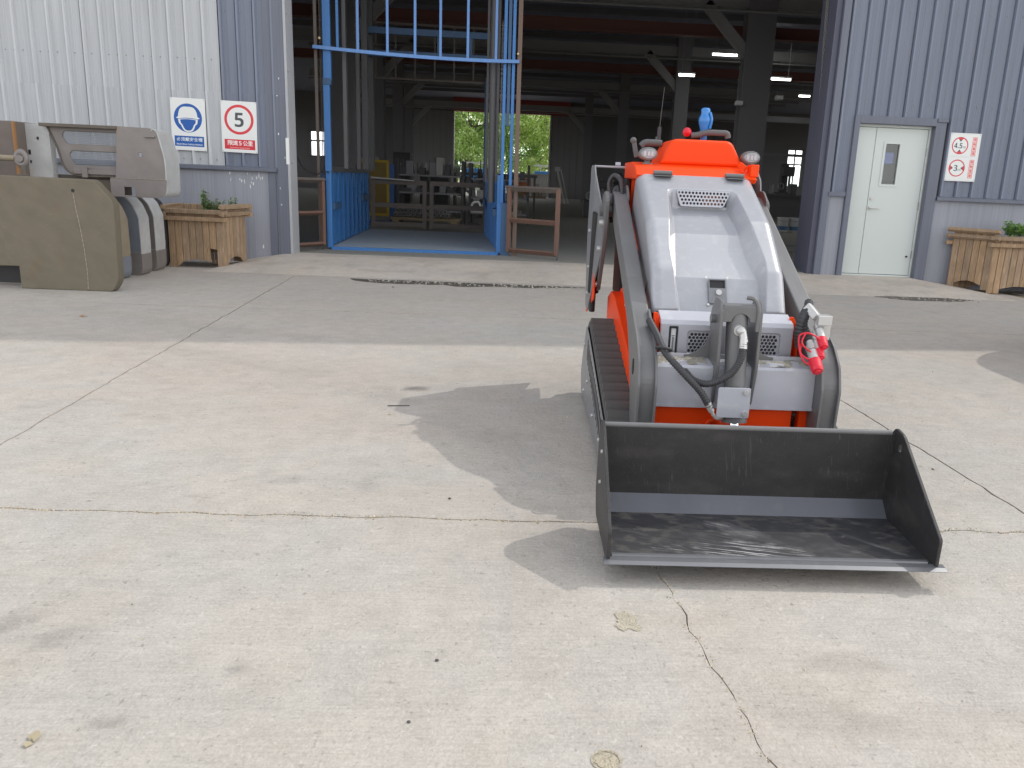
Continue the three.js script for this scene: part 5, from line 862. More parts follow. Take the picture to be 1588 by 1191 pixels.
{   // engine cover lying across the shells
  const z = -9.36, t = thing('engine_cover', 'grey steel engine cover with mesh windows, lying on the steel shells', 'engine cover', [-4.6, 0.9, z]);
  const rp = part('end_panel', prism('z', rounded([[-4.525, 0.895], [-3.99, 0.895], [-3.93, 0.94], [-3.925, 1.30], [-4.00, 1.625], [-4.42, 1.635], [-4.47, 1.10], [-4.525, 1.08]], [0.0, 0.04, 0.05, 0.1, 0.08, 0, 0, 0]), z - 0.014, z, 0.003, [[[-4.205, 1.325], [-4.165, 1.325], [-4.165, 1.365], [-4.205, 1.365]], [[-4.39, 0.905], [-4.27, 0.905], [-4.27, 1.0], [-4.39, 1.0]]]), Y.bare, t, 'brown grey end panel with two square holes');
  part('end_return', prism('z', (() => { const o = rounded([[-3.985, 0.895], [-3.93, 0.94], [-3.922, 1.30], [-3.99, 1.60], [-4.06, 1.632]], 0.08); return o.concat(o.map(([x, y]) => [x - 0.012, y - 0.004]).reverse()); })(), z - 0.36, z + 0.004, 0.002), Y.pale, t);
  part('foot_band', prism('z', rounded([[-4.53, 0.893], [-3.985, 0.893], [-3.935, 0.95], [-3.925, 1.085], [-4.53, 1.085]], [0, 0.04, 0.05, 0, 0]), z - 0.002, z + 0.008, 0.002, [[[-4.39, 0.905], [-4.27, 0.905], [-4.27, 1.0], [-4.39, 1.0]]]), Y.bare, t);
  part('weld_seam', tube([[-4.52, 1.088, z + 0.007], [-4.2, 1.09, z + 0.007], [-3.93, 1.088, z + 0.007]], 0.004, 40, 5, 0.4, 50), Y.weld, t);
  part('tab', box(-4.13, -4.02, 1.53, 1.545, z, z + 0.03, 0.003), Y.bare, t);
  // mesh panel set back, framed
  const zm = z - 0.10, rows = [[-5.06, -4.43, 1.43, 1.565], [-5.00, -4.43, 1.21, 1.36]];
  part('mesh_frame', prism('z', rounded([[-5.22, 1.605], [-4.41, 1.605], [-4.41, 1.09], [-4.95, 1.10], [-5.06, 1.16], [-5.14, 1.42]], [0.05, 0, 0, 0.06, 0.08, 0.08]), zm - 0.02, zm, 0.003, rows.map(([a, b, c, d]) => rounded([[a + 0.03, d], [b, d], [b, c], [a + 0.05, c], [a, (c + d) / 2 + 0.02]], 0.02))), Y.bare, t);
  for (const [a, b, c, d] of rows) { const holes = []; for (let j = 0, y = c + 0.006; y < d; j++, y += 0.0165) for (let x = a + 0.012 + (j % 2) * 0.0095; x < b - 0.01; x += 0.019) holes.push(ring(x, y, 0.0068, 6)); part('mesh', prism('z', [[a - 0.005, c - 0.005], [b + 0.005, c - 0.005], [b + 0.005, d + 0.005], [a - 0.005, d + 0.005]], zm - 0.018, zm - 0.013, 0, holes), Y.blueGrey, t, 'punched steel mesh'); }
  part('frame_rim', [tube([[-5.20, 1.60, zm + 0.006], [-5.12, 1.40, zm + 0.006], [-5.05, 1.17, zm + 0.006], [-4.96, 1.11, zm + 0.006], [-4.42, 1.10, zm + 0.006]], 0.010, 60, 6), box(-5.24, -4.41, 1.60, 1.635, zm - 0.03, z + 0.0, 0.004)], Y.umber, t);
  part('lower_rail', [box(-4.95, -4.43, 1.115, 1.165, zm, zm + 0.03, 0.006), box(-4.86, -4.80, 1.08, 1.19, zm + 0.02, zm + 0.045, 0.005), box(-4.50, -4.45, 1.06, 1.17, zm + 0.02, zm + 0.045, 0.005)], Y.bare, t);
  part('side_cheek', [box(-5.46, -5.20, 0.92, 1.625, zm - 0.03, zm - 0.01), box(-5.20, -5.19, 1.0, 1.6, zm - 0.10, zm)], Y.pale, t); part('slots', [box(-5.435, -5.41, 1.30, 1.35, zm - 0.011, zm - 0.004), box(-5.33, -5.31, 1.46, 1.49, zm - 0.011, zm - 0.004), box(-5.425, -5.41, 1.21, 1.24, zm - 0.011, zm - 0.004)], M.black, t);
  part('inner_sheet', [box(-5.24, -4.42, 0.9, 1.10, zm - 0.14, zm - 0.12), box(-5.2, -4.5, 0.92, 1.06, zm - 0.06, zm - 0.05)], Y.umber, t);
}
{
  const z = -9.25, t = thing('steel_cabinet', 'dull brown steel cabinet behind the olive panel at the left edge', 'steel cabinet', [-6, 0.5, z]);
  part('shell', box(-7.0, -5.445, 0.02, 1.635, z - 0.7, z, 0.01), mat('dull purple brown primer', [0.20, 0.165, 0.145], 0.62, 0, { map: scuffMap }), t); part('corner_strip', box(-5.452, -5.432, 0.1, 1.63, z - 0.03, z + 0.012, 0.003), Y.rust, t);
  part('door_edge', box(-6.2, -6.19, 0.1, 1.6, z, z + 0.006), Y.umber, t);
}
{
  const z = -8.75, t = thing('eye_rod', 'steel rod with an eye at its end resting above the olive panel', 'rod', [-5.3, 1.2, z]);
  part('rod', cyl([-6.3, 1.255, z], [-5.16, 1.255, z], 0.030, 0.030, 14), Y.tan, t);
  part('eye', [new THREE.TorusGeometry(0.048, 0.026, 10, 20).scale(1, 1.3, 1).translate(-5.10, 1.255, z), cyl([-5.10, 1.255, z - 0.03], [-5.10, 1.255, z + 0.034], 0.038, 0.038, 6)], Y.bare, t);
  part('stand', [cyl([-5.09, 1.08, z], [-5.09, 1.19, z], 0.026, 0.03), box(-5.14, -5.05, 1.08, 1.10, z - 0.04, z + 0.04, 0.004)], Y.umber, t);
}
// ---------------------------------------------------------------- timber planters
const woodMap = texture(1024, (u, v, o) => {
  const g = N1(u * 200 + fbm(u * 8, v * 8, 3) * 6, v * 8), f = N3(u * 512, v * 24), k = 0.72 + (g - 0.5) * 0.36 + (f - 0.5) * 0.24 + (fbm(u * 16, v * 8, 3, N2) - 0.5) * 0.24;
  o[0] = k; o[1] = k * 0.985; o[2] = k * 0.96;
}, true, 0.9);
const woods = [[0.50, 0.345, 0.215], [0.45, 0.32, 0.205], [0.55, 0.375, 0.23], [0.42, 0.305, 0.205], [0.50, 0.36, 0.245]].map((c, i) => mat('weathered timber', c, 0.85, 0, { map: woodMap }));
const soil = mat('dry soil', [0.07, 0.055, 0.04], 1);
function planter(label, plan, h, broken) {   // plan: corners front-left, front-right, back-right, back-left
  const cx = plan.reduce((s, p) => s + p[0], 0) / 4, cz = plan.reduce((s, p) => s + p[1], 0) / 4;
  const t = thing('timber_planter', label, 'planter', [cx, 0, cz], 'slatted timber planters');
  const y0 = (x, z) => Math.max(0, apronH(x, z));
  plan.forEach((a, e) => {
    const b = plan[(e + 1) % 4], L = Math.hypot(b[0] - a[0], b[1] - a[1]), d = [(b[0] - a[0]) / L, (b[1] - a[1]) / L], n = Math.max(4, Math.round(L / 0.086)), w = L / n, out = [-d[1], d[0]];
    const ang = Math.atan2(-d[1], d[0]);
    for (let i = 0; i < n; i++) {
      const u0 = i * w, mid = (u0 + w / 2) / L, foot = mid < 0.17 || mid > 0.83, arch = foot ? 0.0 : 0.055 + 0.05 * Math.sin(Math.PI * (mid - 0.17) / 0.66);
      let lowEdge = arch; if (broken && e === 0 && i === n - 2) lowEdge = 0.235;
      const nextArch = (q) => { const m = clamp(q / L); return m < 0.17 || m > 0.83 ? 0 : 0.055 + 0.05 * Math.sin(Math.PI * (m - 0.17) / 0.66); };
      const top = h - 0.03 + rr(-0.004, 0.004), l = lowEdge > 0.2 ? lowEdge + 0.01 : nextArch(u0 + 0.003), r = lowEdge > 0.2 ? lowEdge : nextArch(u0 + w - 0.003), tk = 0.022 + rr(-0.002, 0.003);
      const g = prism('z', [[0.003, foot ? 0 : l], [w - 0.003, foot ? 0 : r], [w - 0.003, top], [0.003, top]], -tk, 0, 0.0025).rotateY(ang).translate(a[0] + d[0] * u0, y0(a[0], a[1]) * 0.8, a[1] + d[1] * u0);
      part('slat', g, woods[(i * 2 + e + (rnd() < 0.3 ? 1 : 0)) % woods.length], t);
    }
    // two log-cabin rails on each side, staggered so that their ends cross
    for (const k of [0, 1]) {
      const y = h - 0.145 + k * 0.088 + (e % 2) * 0.043 + y0(a[0], a[1]) * 0.8, ext = 0.075;
      const p = [a[0] - d[0] * ext + out[0] * 0.028, y, a[1] - d[1] * ext + out[1] * 0.028], q = [b[0] + d[0] * ext + out[0] * 0.028, y, b[1] + d[1] * ext + out[1] * 0.028];
      part('rail', bar(p, q, 0.050, 0.05, 0.004, 0), woods[(e + k * 3) % woods.length], t);
    }
  });
  part('soil', prism('y', plan.map(([x, z]) => [lerp(x, cx, 0.06), lerp(z, cz, 0.06)]), h - 0.12, h - 0.07), soil, t);
  
  if (broken) for (let i = 0; i < 3; i++) part('loose_slat', bar([-4.0 + i * 0.045, 0.03, -10.80], [-4.03 + i * 0.05, 0.36, -10.74], 0.03, 0.012, 0.002), woods[3], t);
  return t;
}
planter('weathered slatted timber planter under the speed sign, with a broken front slat', [[-4.475, -10.60], [-3.79, -10.58], [-3.685, -11.14], [-4.56, -11.16]], 0.755, true);
planter('weathered slatted timber planter at the right edge, beyond the pale green door', [[6.33, -10.98], [7.22, -10.98], [7.55, -11.40], [5.98, -11.40]], 0.80, false);
const leafMat = (c) => mat('leaf', c, 0.6, 0, { transmission: 0.25, thickness: 0, side: THREE.DoubleSide });
function leafGeometry(list) {   // list of [position, length, width, yaw, pitch]
  const pos = [], nor = [];
  for (const [p, L, W, yaw, pitch] of list) {
    const d = V(Math.cos(yaw) * Math.cos(pitch), Math.sin(pitch), Math.sin(yaw) * Math.cos(pitch)), s = V(-Math.sin(yaw), 0.15, Math.cos(yaw)).normalize(), n = s.clone().cross(d).normalize();
    const a = vec(p), b = a.clone().addScaledVector(d, L * 0.45).addScaledVector(s, W), c = a.clone().addScaledVector(d, L).addScaledVector(n, -L * 0.15), e = a.clone().addScaledVector(d, L * 0.45).addScaledVector(s, -W);
    for (const q of [a, b, c, a, c, e]) { pos.push(q.x, q.y, q.z); nor.push(n.x, n.y, n.z); }
  }
  const g = new THREE.BufferGeometry(); g.setAttribute('position', new THREE.Float32BufferAttribute(pos, 3)); g.setAttribute('normal', new THREE.Float32BufferAttribute(nor, 3)); return g;
}
function weed(label, x, y, z, h, spread, n, size, colour) {
  const t = thing('weed', label, 'plant', [x, y, z]), stems = [], leaves = [];
  for (let i = 0; i < n; i++) {
    const a = rr(0, 6.28), r = spread * Math.sqrt(rnd()), b = [x + Math.cos(a) * r * 0.5, y, z + Math.sin(a) * r * 0.3], k = h * rr(0.5, 1), tip = [x + Math.cos(a) * r, y + k, z + Math.sin(a) * r * 0.5];
    stems.push(tube([b, [(b[0] + tip[0]) / 2 + rr(-0.01, 0.01), y + k * 0.55, (b[2] + tip[2]) / 2], tip], 0.0028, 6, 4));
    for (let j = 0; j < 16; j++) { const f = rr(0.2, 1.05); leaves.push([[lerp(b[0], tip[0], f), lerp(y, tip[1], f), lerp(b[2], tip[2], f)], size * rr(0.7, 1.3), size * 0.32, rr(0, 6.28), rr(-0.4, 0.7)]); }
  }
  part('stem', stems, mat('green stem', [0.10, 0.17, 0.05], 0.7), t); part('foliage', leafGeometry(leaves), leafMat(colour), t); return t;
}
weed('tall thin green weed standing up in the left planter', -4.10, 0.68, -10.85, 0.30, 0.07, 10, 0.05, [0.30, 0.44, 0.16]);
weed('low sparse grass clump in the right half of the left planter', -3.92, 0.68, -10.85, 0.17, 0.22, 22, 0.04, [0.28, 0.38, 0.17]);
weed('short faint weed near the right corner of the left planter', -3.78, 0.68, -10.95, 0.24, 0.06, 8, 0.035, [0.26, 0.36, 0.17]);
weed('bushy bright green plant in the right planter', 6.72, 0.78, -11.15, 0.19, 0.24, 40, 0.055, [0.26, 0.47, 0.10]);
// ---------------------------------------------------------------- small litter on the slabs
const LITTER = mat('dry leaf', [0.36, 0.24, 0.10], 0.85);
for (const [x, z, l, c, s] of [[-1.075, -1.63, 'dry curled leaf lying near the lower left corner', [0.42, 0.36, 0.24], 0.035], [-3.65, -6.9, 'orange dry leaf on the shaded slab before the steel panel', [0.50, 0.26, 0.10], 0.045], [-1.5, -9.4, 'tiny reddish leaf near the foot of the ramp', [0.42, 0.2, 0.12], 0.04]])
  single('dry_leaf', l, 'leaf', leafGeometry([[[x, 0.004, z], s, s * 0.35, rr(0, 6), 0.25], [[x + s * 0.3, 0.006, z + 0.004], s * 0.8, s * 0.3, rr(0, 6), 0.5], [[x, 0.005, z], s * 0.6, s * 0.3, rr(0, 6), 0.1]]), mat('dry leaf', c, 0.85, 0, { side: THREE.DoubleSide }), [x, 0, z]);
single('twig', 'thin dark twig left of the loader shadow', 'twig', cyl([-0.74, 0.004, -4.47], [-0.62, 0.003, -4.49], 0.0028, 0.002, 6), M.black, [-0.68, 0, -4.48]);
for (const [x, z, r, l] of [[-0.20, -1.98, 0.0045, 'small dark pebble on the foreground slab, left of centre'], [-0.24, -1.72, 0.004, 'tiny dark pebble close to the bottom of the picture'], [-0.27, -3.13, 0.005, 'small dark pebble just behind the long joint']]) single('pebble', l, 'pebble', ball(x, r * 0.6, z, r, 1.2, 0.8, 1), mat('dark pebble', [0.09, 0.085, 0.08], 0.8), [x, 0, z]);
single('spalled_patch', 'sandy chipped patch in the slab before the bucket', 'chipped patch', prism('y', patch(0.345, -2.20, 0.035, 0.04, 60, 7, 1.3), 0.0005, 0.003), mat('sandy chips', [0.50, 0.46, 0.375], 0.95, 0, { map: concreteMap, bumpMap: concreteBump, bumpScale: 0.01 }), [0.345, 0, -2.2]).userData.kind = 'stuff';
single('core_hole', 'round sand filled hole near the lower edge', 'hole', [new THREE.RingGeometry(0.03, 0.036, 28).rotateX(-Math.PI / 2).translate(0.225, 0.002, -1.595), prism('y', patch(0.225, -1.595, 0.027, 0.027, 40, 8, 0.4), 0.0004, 0.002)], mat('sandy fill', [0.48, 0.43, 0.33], 0.95, 0, { map: concreteMap, bumpMap: concreteBump, bumpScale: 0.01 }), [0.225, 0, -1.595]).userData.kind = 'stuff';
// ---------------------------------------------------------------- inside the hall: strip lights, racks, machines
const glow = new THREE.MeshPhysicalMaterial({ color: lin(0.8, 0.8, 0.8), emissive: lin(1, 1, 0.97), emissiveIntensity: 6, name: 'fluorescent tube' });
for (const [x0, x1, y, z, l] of [[5.0, 5.72, 4.80, -24, 'lit strip light to the left of the great column'], [6.75, 7.30, 5.50, -25, 'lit strip light right of the great column, the highest'], [3.76, 4.20, 3.98, -22, 'lit strip light farthest left, above the narrow column'], [7.02, 7.74, 4.42, -25.5, 'lit strip light right of the great column, below the highest'], [8.95, 9.35, 4.3, -28.5, 'faint short strip light near the right jamb']]) {
  const t = thing('strip_light', l, 'strip light', [(x0 + x1) / 2, y, z], 'strip lights hanging in the workshop'), w = x1 - x0;
  part('housing', box(x0, x1, y + 0.03, y + 0.07, z - 0.05, z + 0.05), M.white, t);
  part('tube', cyl([x0 + 0.02, y, z], [x1 - 0.02, y, z], 0.028, 0.028, 10), glow, t);
  part('hanger', [x0 + 0.1, x1 - 0.1].map((x) => cyl([x, y + 0.07, z], [x, 5.6, z], 0.006, 0.006, 5)), M.beam, t);
  const li = new THREE.RectAreaLight(lin(1, 1, 0.97), 60, w, 0.06); li.position.set((x0 + x1) / 2, y - 0.035, z); li.lookAt((x0 + x1) / 2, 0, z); scene.add(li);
}
const I = { grey: mat('grey cabinet', [0.26, 0.26, 0.27], 0.6), dark: mat('dark machine', [0.09, 0.09, 0.095], 0.6), yellow: mat('yellow frame', [0.48, 0.34, 0.03], 0.5), board: mat('ochre board', [0.24, 0.17, 0.05], 0.7), pipe: mat('steel pipe end', [0.32, 0.32, 0.31], 0.45, 0.5), orange: mat('orange part', [0.55, 0.16, 0.04], 0.5), bluePaint: mat('blue paint', [0.05, 0.13, 0.38], 0.5), wood: mat('pallet wood', [0.30, 0.24, 0.15], 0.85), pale: mat('pale box', [0.42, 0.42, 0.40], 0.7) };
{
  const z = -19.6, t = thing('notice_board', 'ochre board in bright yellow frame standing left of the lift gate', 'board', [-3.6, 0.1, z]);
  part('panel', box(-4.3, -3.22, 0.32, 1.50, z - 0.02, z), I.board, t); part('frame', [box(-4.35, -3.17, 1.48, 1.535, z - 0.03, z + 0.02), box(-4.35, -3.17, 0.28, 0.335, z - 0.03, z + 0.02), box(-3.225, -3.17, 0.335, 1.48, z - 0.03, z + 0.02)], I.yellow, t); part('stand', [box(-3.16, -3.06, 0.126, 1.45, z - 0.1, z - 0.02), box(-4.4, -3.1, 0.126, 0.16, z - 0.3, z + 0.3)], I.bluePaint, t);
}
function rack(label, x0, x1, z, levels, filler) {
  const t = thing('steel_rack', label, 'rack', [(x0 + x1) / 2, 0.126, z], 'racks of parts behind the lift');
  for (const x of [x0, x1]) for (const dz of [-0.35, 0.35]) part('upright', box(x - 0.03, x + 0.03, 0.126, levels[levels.length - 1] + 0.35, z + dz - 0.03, z + dz + 0.03), I.dark, t);
  for (const y of levels) part('shelf', box(x0, x1, y - 0.04, y, z - 0.38, z + 0.38), I.grey, t);
  filler(t); return t;
}
const bits = (parent, x0, x1, y, z, n, mats, hmax, w = 0.16) => { for (let i = 0; i < n; i++) { const x = lerp(x0, x1, (i + rr(0.1, 0.9)) / n), h = rr(0.25, 1) * hmax, a = rr(0.3, 1) * w; if (rnd() < 0.45) part('steel_part', cyl([x, y, z + rr(-0.2, 0.25)], [x, y + h, z + rr(-0.2, 0.25)], a * 0.4, a * 0.35, 10), mats[i % mats.length], parent); else part('steel_part', box(x - a / 2, x + a / 2, y, y + h, z - rr(0, 0.25), z + rr(0.05, 0.3), 0.01), mats[i % mats.length], parent); } };
rack('rack stacked with dark castings, left behind the brown gate', -3.0, -1.5, -20.2, [0.45, 0.85, 1.25], (t) => { bits(t, -3, -1.5, 0.85, -20.1, 7, [I.dark, I.grey, I.dark], 0.3, 0.3); bits(t, -3, -1.5, 1.25, -20.1, 9, [I.dark, I.grey, I.pale], 0.42, 0.2); });
{
  const t = thing('pipe_stack', 'pile of short steel tubes seen end on behind the left leaf', 'tubes', [-2.2, 0.3, -19.2]);
  for (let j = 0; j < 3; j++) for (let k = 0; k < 13 - j; k++) part('steel_tube', (() => { const x = -2.95 + k * 0.098 + j * 0.049, y = 0.36 + j * 0.085, o = ring(x, y, 0.045, 10), i = ring(x, y, 0.033, 10); return prism('z', o, -19.6, -19.1, 0, [i]); })(), I.pipe, t);
  part('pallet', [box(-3.05, -1.5, 0.24, 0.30, -19.7, -19.0), box(-3.0, -2.85, 0.126, 0.24, -19.7, -19.0), box(-1.7, -1.55, 0.126, 0.24, -19.7, -19.0)], I.wood, t);
}
rack('rack of small pale and dark parts, right behind the brown gate', -1.35, 0.05, -20.6, [0.42, 0.78, 1.22], (t) => { bits(t, -1.3, 0, 0.42, -20.4, 6, [I.pale, I.dark, I.grey], 0.25, 0.24); bits(t, -1.3, 0, 0.78, -20.4, 9, [I.grey, I.pale, I.dark, I.pipe], 0.32, 0.2); bits(t, -1.3, 0, 1.22, -20.4, 6, [I.dark], 0.25, 0.3); });
for (const [x, l, s] of [[-1.15, 'white ring lying against the parts rack, the whole one', 1], [-0.92, 'white ring half hidden beside the whole white ring', 0.9]]) single('white_ring', l, 'ring', new THREE.TorusGeometry(0.095 * s, 0.03, 10, 22).rotateX(-0.25).rotateY(s < 1 ? 0.9 : 0).translate(x, 0.60, -19.5), M.white, [x, 0.6, -19.5]);
{
  const t = thing('yellow_trolley', 'low yellow trolley on the floor behind the brown gate', 'trolley', [-0.75, 0.126, -19.3]);
  part('deck', box(-1.25, -0.25, 0.46, 0.50, -19.5, -19.1), I.pale, t); part('frame', [box(-0.95, -0.30, 0.22, 0.28, -19.25, -19.18), box(-0.95, -0.88, 0.22, 0.48, -19.25, -19.18), box(-0.70, -0.63, 0.22, 0.48, -19.25, -19.18), box(-0.36, -0.30, 0.22, 0.48, -19.25, -19.18)], I.yellow, t);
  for (const x of [-1.1, -0.4]) part('wheel', new THREE.TorusGeometry(0.05, 0.018, 8, 16).translate(x, 0.19, -19.2), I.dark, t);
}
{   // long rack of upright rods in front of the far doorway
  const z = -24, t = thing('rod_rack', 'long dark rack carrying upright rods before the far doorway', 'rack', [-1.6, 0.126, z]);
  part('beam', [box(-3.6, 0.3, 1.28, 1.36, z - 0.3, z + 0.3), box(-3.6, 0.3, 0.98, 1.02, z - 0.3, z + 0.3)], I.dark, t);
  for (let i = 0; i < 6; i++) part('leg', box(-3.55 + i * 0.75, -3.49 + i * 0.75, 0.126, 1.3, z - 0.25, z + 0.25), I.dark, t);
  for (let i = 0; i < 34; i++) { const x = -3.5 + i * 0.085 + rr(-0.02, 0.02); part('rod', cyl([x, 1.36, z + 0.1], [x + rr(-0.02, 0.02), 1.36 + rr(0.12, 0.4), z + 0.1], 0.016, 0.014, 6), i % 4 ? I.dark : I.pipe, t); }
  for (let i = 0; i < 5; i++) part('sheet', box(-1.9 + i * 0.42, -1.55 + i * 0.42, 1.03, 1.25, z - 0.05, z), i === 4 ? I.orange : I.grey, t);
}
for (const [x, z, w, h, l] of [[-4.9, -26, 0.7, 1.7, 'grey cabinet standing left inside the hall'], [-4.0, -27.5, 0.55, 1.9, 'tall dark cabinet beside the left column'], [-2.9, -27, 0.9, 1.2, 'low dark cabinet behind the rack']]) { const t = thing('cabinet', l, 'cabinet', [x, 0.126, z]); part('body', box(x - w / 2, x + w / 2, 0.126, h, z - 0.3, z + 0.3, 0.01), l.includes('dark') ? I.dark : I.grey, t); part('door', [box(x - w / 2 + 0.02, x - 0.005, 0.2, h - 0.05, z + 0.3, z + 0.315), box(x + 0.005, x + w / 2 - 0.02, 0.2, h - 0.05, z + 0.3, z + 0.315)], l.includes('dark') ? I.dark : I.grey, t); part('handle', box(x + 0.03, x + 0.05, h * 0.5, h * 0.5 + 0.15, z + 0.315, z + 0.33), I.pipe, t); }
{   // wall rest of the far doorway: low pale wall with orange parts before it
  const t = thing('low_partition', 'low grey wall just beyond the far doorway, orange parts before it', 'partition', [0.6, 0.1, -55]); part('panel', box(-0.9, 2.6, 0.1, 1.5, -55.2, -55), mat('grey block', [0.30, 0.30, 0.29], 0.8), t); part('cap', box(-0.95, 2.65, 1.5, 1.56, -55.25, -54.95), I.grey, t);
  const o = thing('parts_pallet', 'pallet of orange machine parts before the far doorway', 'pallet', [0, 0.126, -50]); part('pallet', [box(-0.75, 1.2, 0.126, 0.26, -50.5, -49.6)], I.wood, o); bits(o, -0.7, 0.2, 0.26, -50, 7, [I.orange, I.orange, I.wood], 0.8, 0.3); bits(o, 0.3, 1.15, 0.26, -50, 6, [I.wood, I.wood, I.pale], 0.7, 0.35);
}
{   // pale leaning pipe rack near the right gate leaf
  single('leaning_profile', 'pale steel profile leaning behind the right swing gate', 'profile', [bar([1.12, 0.6, -24.2], [0.86, 1.55, -24.2], 0.05, 0.05), bar([1.22, 0.6, -24.3], [0.98, 1.55, -24.3], 0.03, 0.03), box(0.80, 0.95, 1.5, 1.62, -24.3, -24.15)], I.pale, [1, 0.6, -24.2]);
}
function machine(label, x, z, w, h, seed) {
  const t = thing('machine_tool', label, 'machine', [x, 0.126, z]);
  part('base', box(x - w / 2, x + w / 2, 0.126, 0.5 * h, z - 0.4, z + 0.4, 0.03), I.dark, t); part('column', box(x - w * 0.18, x + w * 0.12, 0.5 * h, h, z - 0.3, z + 0.05, 0.02), I.dark, t);
  part('head', box(x - w * 0.2, x + w * 0.3, h * 0.78, h * 0.95, z - 0.2, z + 0.4, 0.03), I.dark, t); part('spindle', cyl([x + w * 0.12, h * 0.6, z + 0.25], [x + w * 0.12, h * 0.8, z + 0.25], 0.05), I.grey, t); part('hand_wheel', new THREE.TorusGeometry(0.12, 0.02, 8, 20).translate(x - w * 0.3, h * 0.6, z + 0.42), I.pipe, t);
  return t;
}
machine('dark machine tool in the gloom right of the far doorway', 2.3, -27, 0.9, 1.35, 1); machine('second dark machine, deeper in the hall beside the loader fairing', 3.4, -31, 1.1, 1.6, 2); machine('dark drill press outlined against the bright right window', 10.8, -35, 0.9, 2.3, 3); machine('low dark machine under the great column', 6.0, -27.5, 1.3, 1.2, 4);
{
  const t = thing('work_bench', 'long dark bench along the right side of the hall', 'bench', [9.6, 0.126, -31]); part('top', box(6.6, 13, 1.0, 1.08, -31.5, -30.6), I.dark, t); part('skirt', box(6.7, 12.9, 0.2, 1.0, -30.75, -30.7), mat('bench panel', [0.10, 0.10, 0.105], 0.7), t); for (let i = 0; i < 5; i++) part('leg', box(6.7 + i * 1.5, 6.78 + i * 1.5, 0.126, 1.0, -31.4, -31.3), I.dark, t); for (let i = 0; i < 8; i++) { const x = 6.8 + i * 0.75; part('tool', box(x, x + rr(0.1, 0.3), 1.08, 1.08 + rr(0.08, 0.45), -31.2, -30.9, 0.02), i % 3 ? I.dark : I.grey, t); }
}
for (const [x, l] of [[7.08, 'white plastic pail with blue band, the left of two'], [7.42, 'white plastic pail with blue band, the right of two']]) {
  const t = thing('pail', l, 'pail', [x, 0.126, -22.7]); part('bucket', lathe([[0.001, 0.126], [0.135, 0.126], [0.165, 0.50], [0.172, 0.50], [0.172, 0.52], [0.155, 0.52], [0.14, 0.2]], [x, 0, -22.7], 22), M.white, t); part('band', lathe([[0.141, 0.19], [0.1435, 0.19], [0.152, 0.29], [0.149, 0.29]], [x, 0, -22.7], 22), mat('pale blue label', [0.16, 0.30, 0.52], 0.5), t); part('handle', new THREE.TorusGeometry(0.165, 0.006, 6, 20, Math.PI).rotateX(1.9).translate(x, 0.48, -22.7), M.beam, t);
}
for (let k = 0; k < 4; k++) single('pallet_rail', ['low steel rail lying on the floor by the right jamb, nearest of four', 'low steel rail by the right jamb, second of four', 'low steel rail by the right jamb, third of four', 'low steel rail by the right jamb, farthest of four'][k], 'rail', box(4.3, 6.2, 0.126, 0.17, -15.6 - k * 0.5, -15.5 - k * 0.5, 0.01), I.pipe, [5.2, 0.126, -15.5 - k * 0.5], 'rails by the right jamb');
for (const [x, y, z, l] of [[4.55, 3.0, -18.7, 'small grey security camera on the left face of the great column'], [5.42, 3.15, -18.7, 'small grey security camera on the right face of the great column'], [3.98, 2.58, -26.2, 'pale lamp box hanging beside the narrow column']]) { const t = thing('camera_box', l, 'camera', [x, y, z]); part('body', box(x - 0.07, x + 0.07, y, y + 0.09, z, z + 0.2, 0.01), M.white, t); part('bracket', cyl([x, y + 0.09, z + 0.05], [x, y + 0.2, z - 0.05], 0.015), I.grey, t); }
// ---------------------------------------------------------------- beyond the far doorway
single('rear_yard_paving', 'x', 'x', box(-40, 40, -0.05, 0.1, -52.4, -100), M.floor, [0, 0, -60]).userData = { kind: 'structure' };
function tree(label, x, z, h, r, n, colour) {
  const t = thing('tree', label, 'tree', [x, 0, z], 'trees beyond the far doorway'), wood = mat('bark', [0.10, 0.08, 0.06], 0.9), limbs = [cyl([x, 0, z], [x + 0.1, h * 0.55, z], r * 0.07, r * 0.04, 9)];
  const clumps = []; for (let i = 0; i < 90; i++) { const a = rr(0, 6.28), e = rr(-1, 1), k = Math.cbrt(rr(0.15, 1)); clumps.push([x + Math.cos(a) * r * k * Math.sqrt(1 - e * e * 0.7), h * 0.52 + e * h * 0.46 * k, z + Math.sin(a) * r * 0.8 * k, r * rr(0.16, 0.34)]); }
  for (let i = 0; i < 12; i++) { const c = clumps[i]; limbs.push(cyl([x, h * rr(0.2, 0.5), z], [c[0], c[1], c[2]], r * 0.025, r * 0.008, 6)); }
  part('trunk', limbs, wood, t);
  const leaves = []; for (let i = 0; i < n; i++) { const c = clumps[i % clumps.length], a = rr(0, 6.28), b = Math.acos(rr(-1, 1)), k = c[3] * Math.cbrt(rr(0.1, 1)); leaves.push([[c[0] + k * Math.sin(b) * Math.cos(a), c[1] + k * Math.cos(b) * 0.8, c[2] + k * Math.sin(b) * Math.sin(a)], rr(0.2, 0.38), rr(0.06, 0.11), rr(0, 6.28), rr(-1.1, 0.5)]); }
  part('crown', leafGeometry(leaves), mat('foliage', colour, 0.55, 0, { transmission: 0.6, thickness: 0, side: THREE.DoubleSide }), t);
}
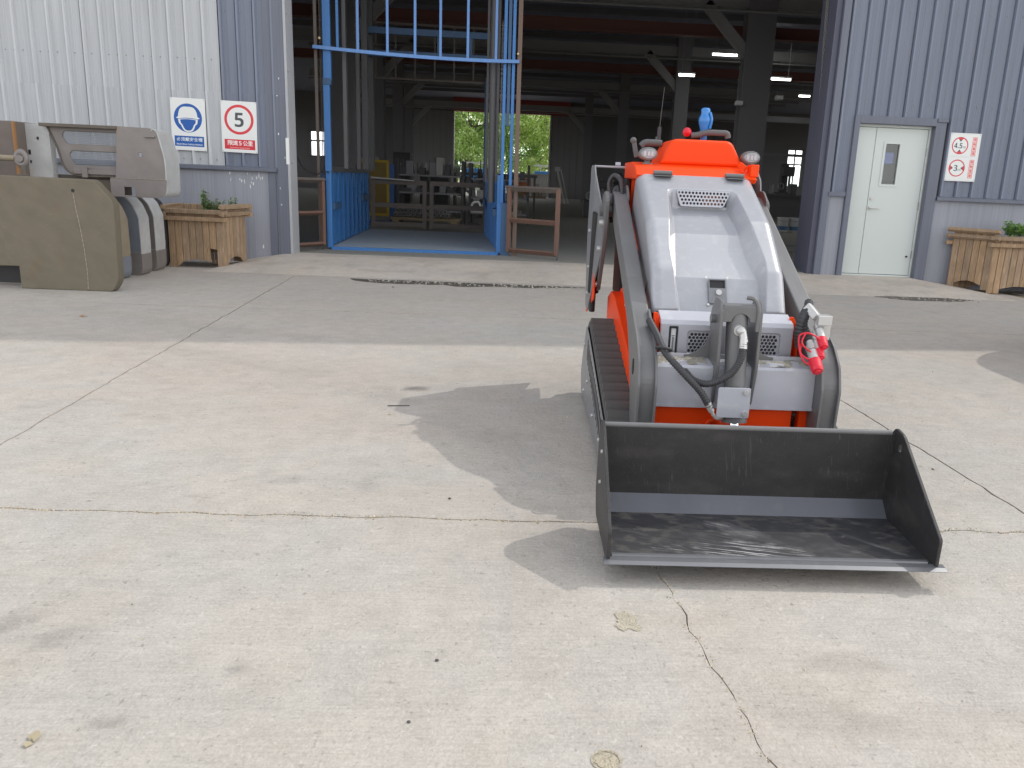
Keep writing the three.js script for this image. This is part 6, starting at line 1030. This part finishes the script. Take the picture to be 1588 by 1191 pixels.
tree('light green tree filling the left of the far doorway', -5.2, -76, 11, 3.6, 17000, [0.58, 0.72, 0.28]); tree('mid green tree in the middle of the far doorway', -1.6, -79, 11.5, 3.8, 17000, [0.52, 0.68, 0.27]); tree('yellowish green tree at the right of the far doorway', 2.2, -75, 10.5, 3.4, 17000, [0.60, 0.72, 0.27]); tree('darker green tree set farther back behind the others', 0.6, -86, 12.5, 5, 15000, [0.28, 0.46, 0.15]); tree('deep green tree at the far left beyond the doorway', -7.2, -85, 12.5, 5, 15000, [0.28, 0.46, 0.16]);
for (const [x, l] of [[-4.2, 'low blue handcart with white rail beyond the doorway, left'], [0.5, 'low blue handcart with white rail beyond the doorway, right']]) { const t = thing('blue_cart', l, 'cart', [x + 0.8, 0.1, -57]); part('tub', box(x, x + 2.0, 0.9, 1.75, -57.8, -56.8, 0.04), mat('bright blue paint', [0.06, 0.24, 0.55], 0.5), t); part('rail', [box(x - 0.05, x + 2.1, 2.05, 2.16, -56.82, -56.74), box(x + 0.4, x + 0.46, 1.7, 2.1, -56.82, -56.76), box(x + 1.6, x + 1.66, 1.7, 2.1, -56.82, -56.76)], M.white, t); for (const d of [0.4, 1.6]) part('wheel', new THREE.TorusGeometry(0.3, 0.1, 8, 18).translate(x + d, 0.5, -56.8), I.dark, t); part('axle_frame', box(x + 0.1, x + 1.9, 0.7, 0.9, -57.6, -56.9), I.dark, t); }
// ---------------------------------------------------------------- a parked van outside the frame, whose shadow falls into it
{
  const t = thing('parked_van', 'white van parked to the right, outside the picture', 'van', [6.0, 0, -6.1]), w = [5.02, 6.7];
  part('body', prism('x', rounded([[-7.35, 0.35], [-7.35, 1.45], [-7.1, 1.82], [-4.9, 1.82], [-4.2, 1.15], [-3.5, 1.0], [-3.4, 0.35]], 0.2), ...w, 0.05, [], 2), M.white, t);
  part('window', [prism('x', [[-6.9, 1.2], [-6.9, 1.65], [-5.0, 1.65], [-4.5, 1.2]], w[0] - 0.004, w[0] + 0.01), prism('x', [[-6.9, 1.2], [-6.9, 1.65], [-5.0, 1.65], [-4.5, 1.2]], w[1] - 0.01, w[1] + 0.004)], M.glassDark, t);
  for (const z of [-6.7, -4.2]) for (const x of [5.1, 6.62]) part('wheel', [new THREE.TorusGeometry(0.25, 0.09, 10, 22).rotateY(Math.PI / 2).translate(x, 0.34, z), cyl([x - 0.06, 0.34, z], [x + 0.06, 0.34, z], 0.2)], I.dark, t);
}
renderer.render(scene, camera);
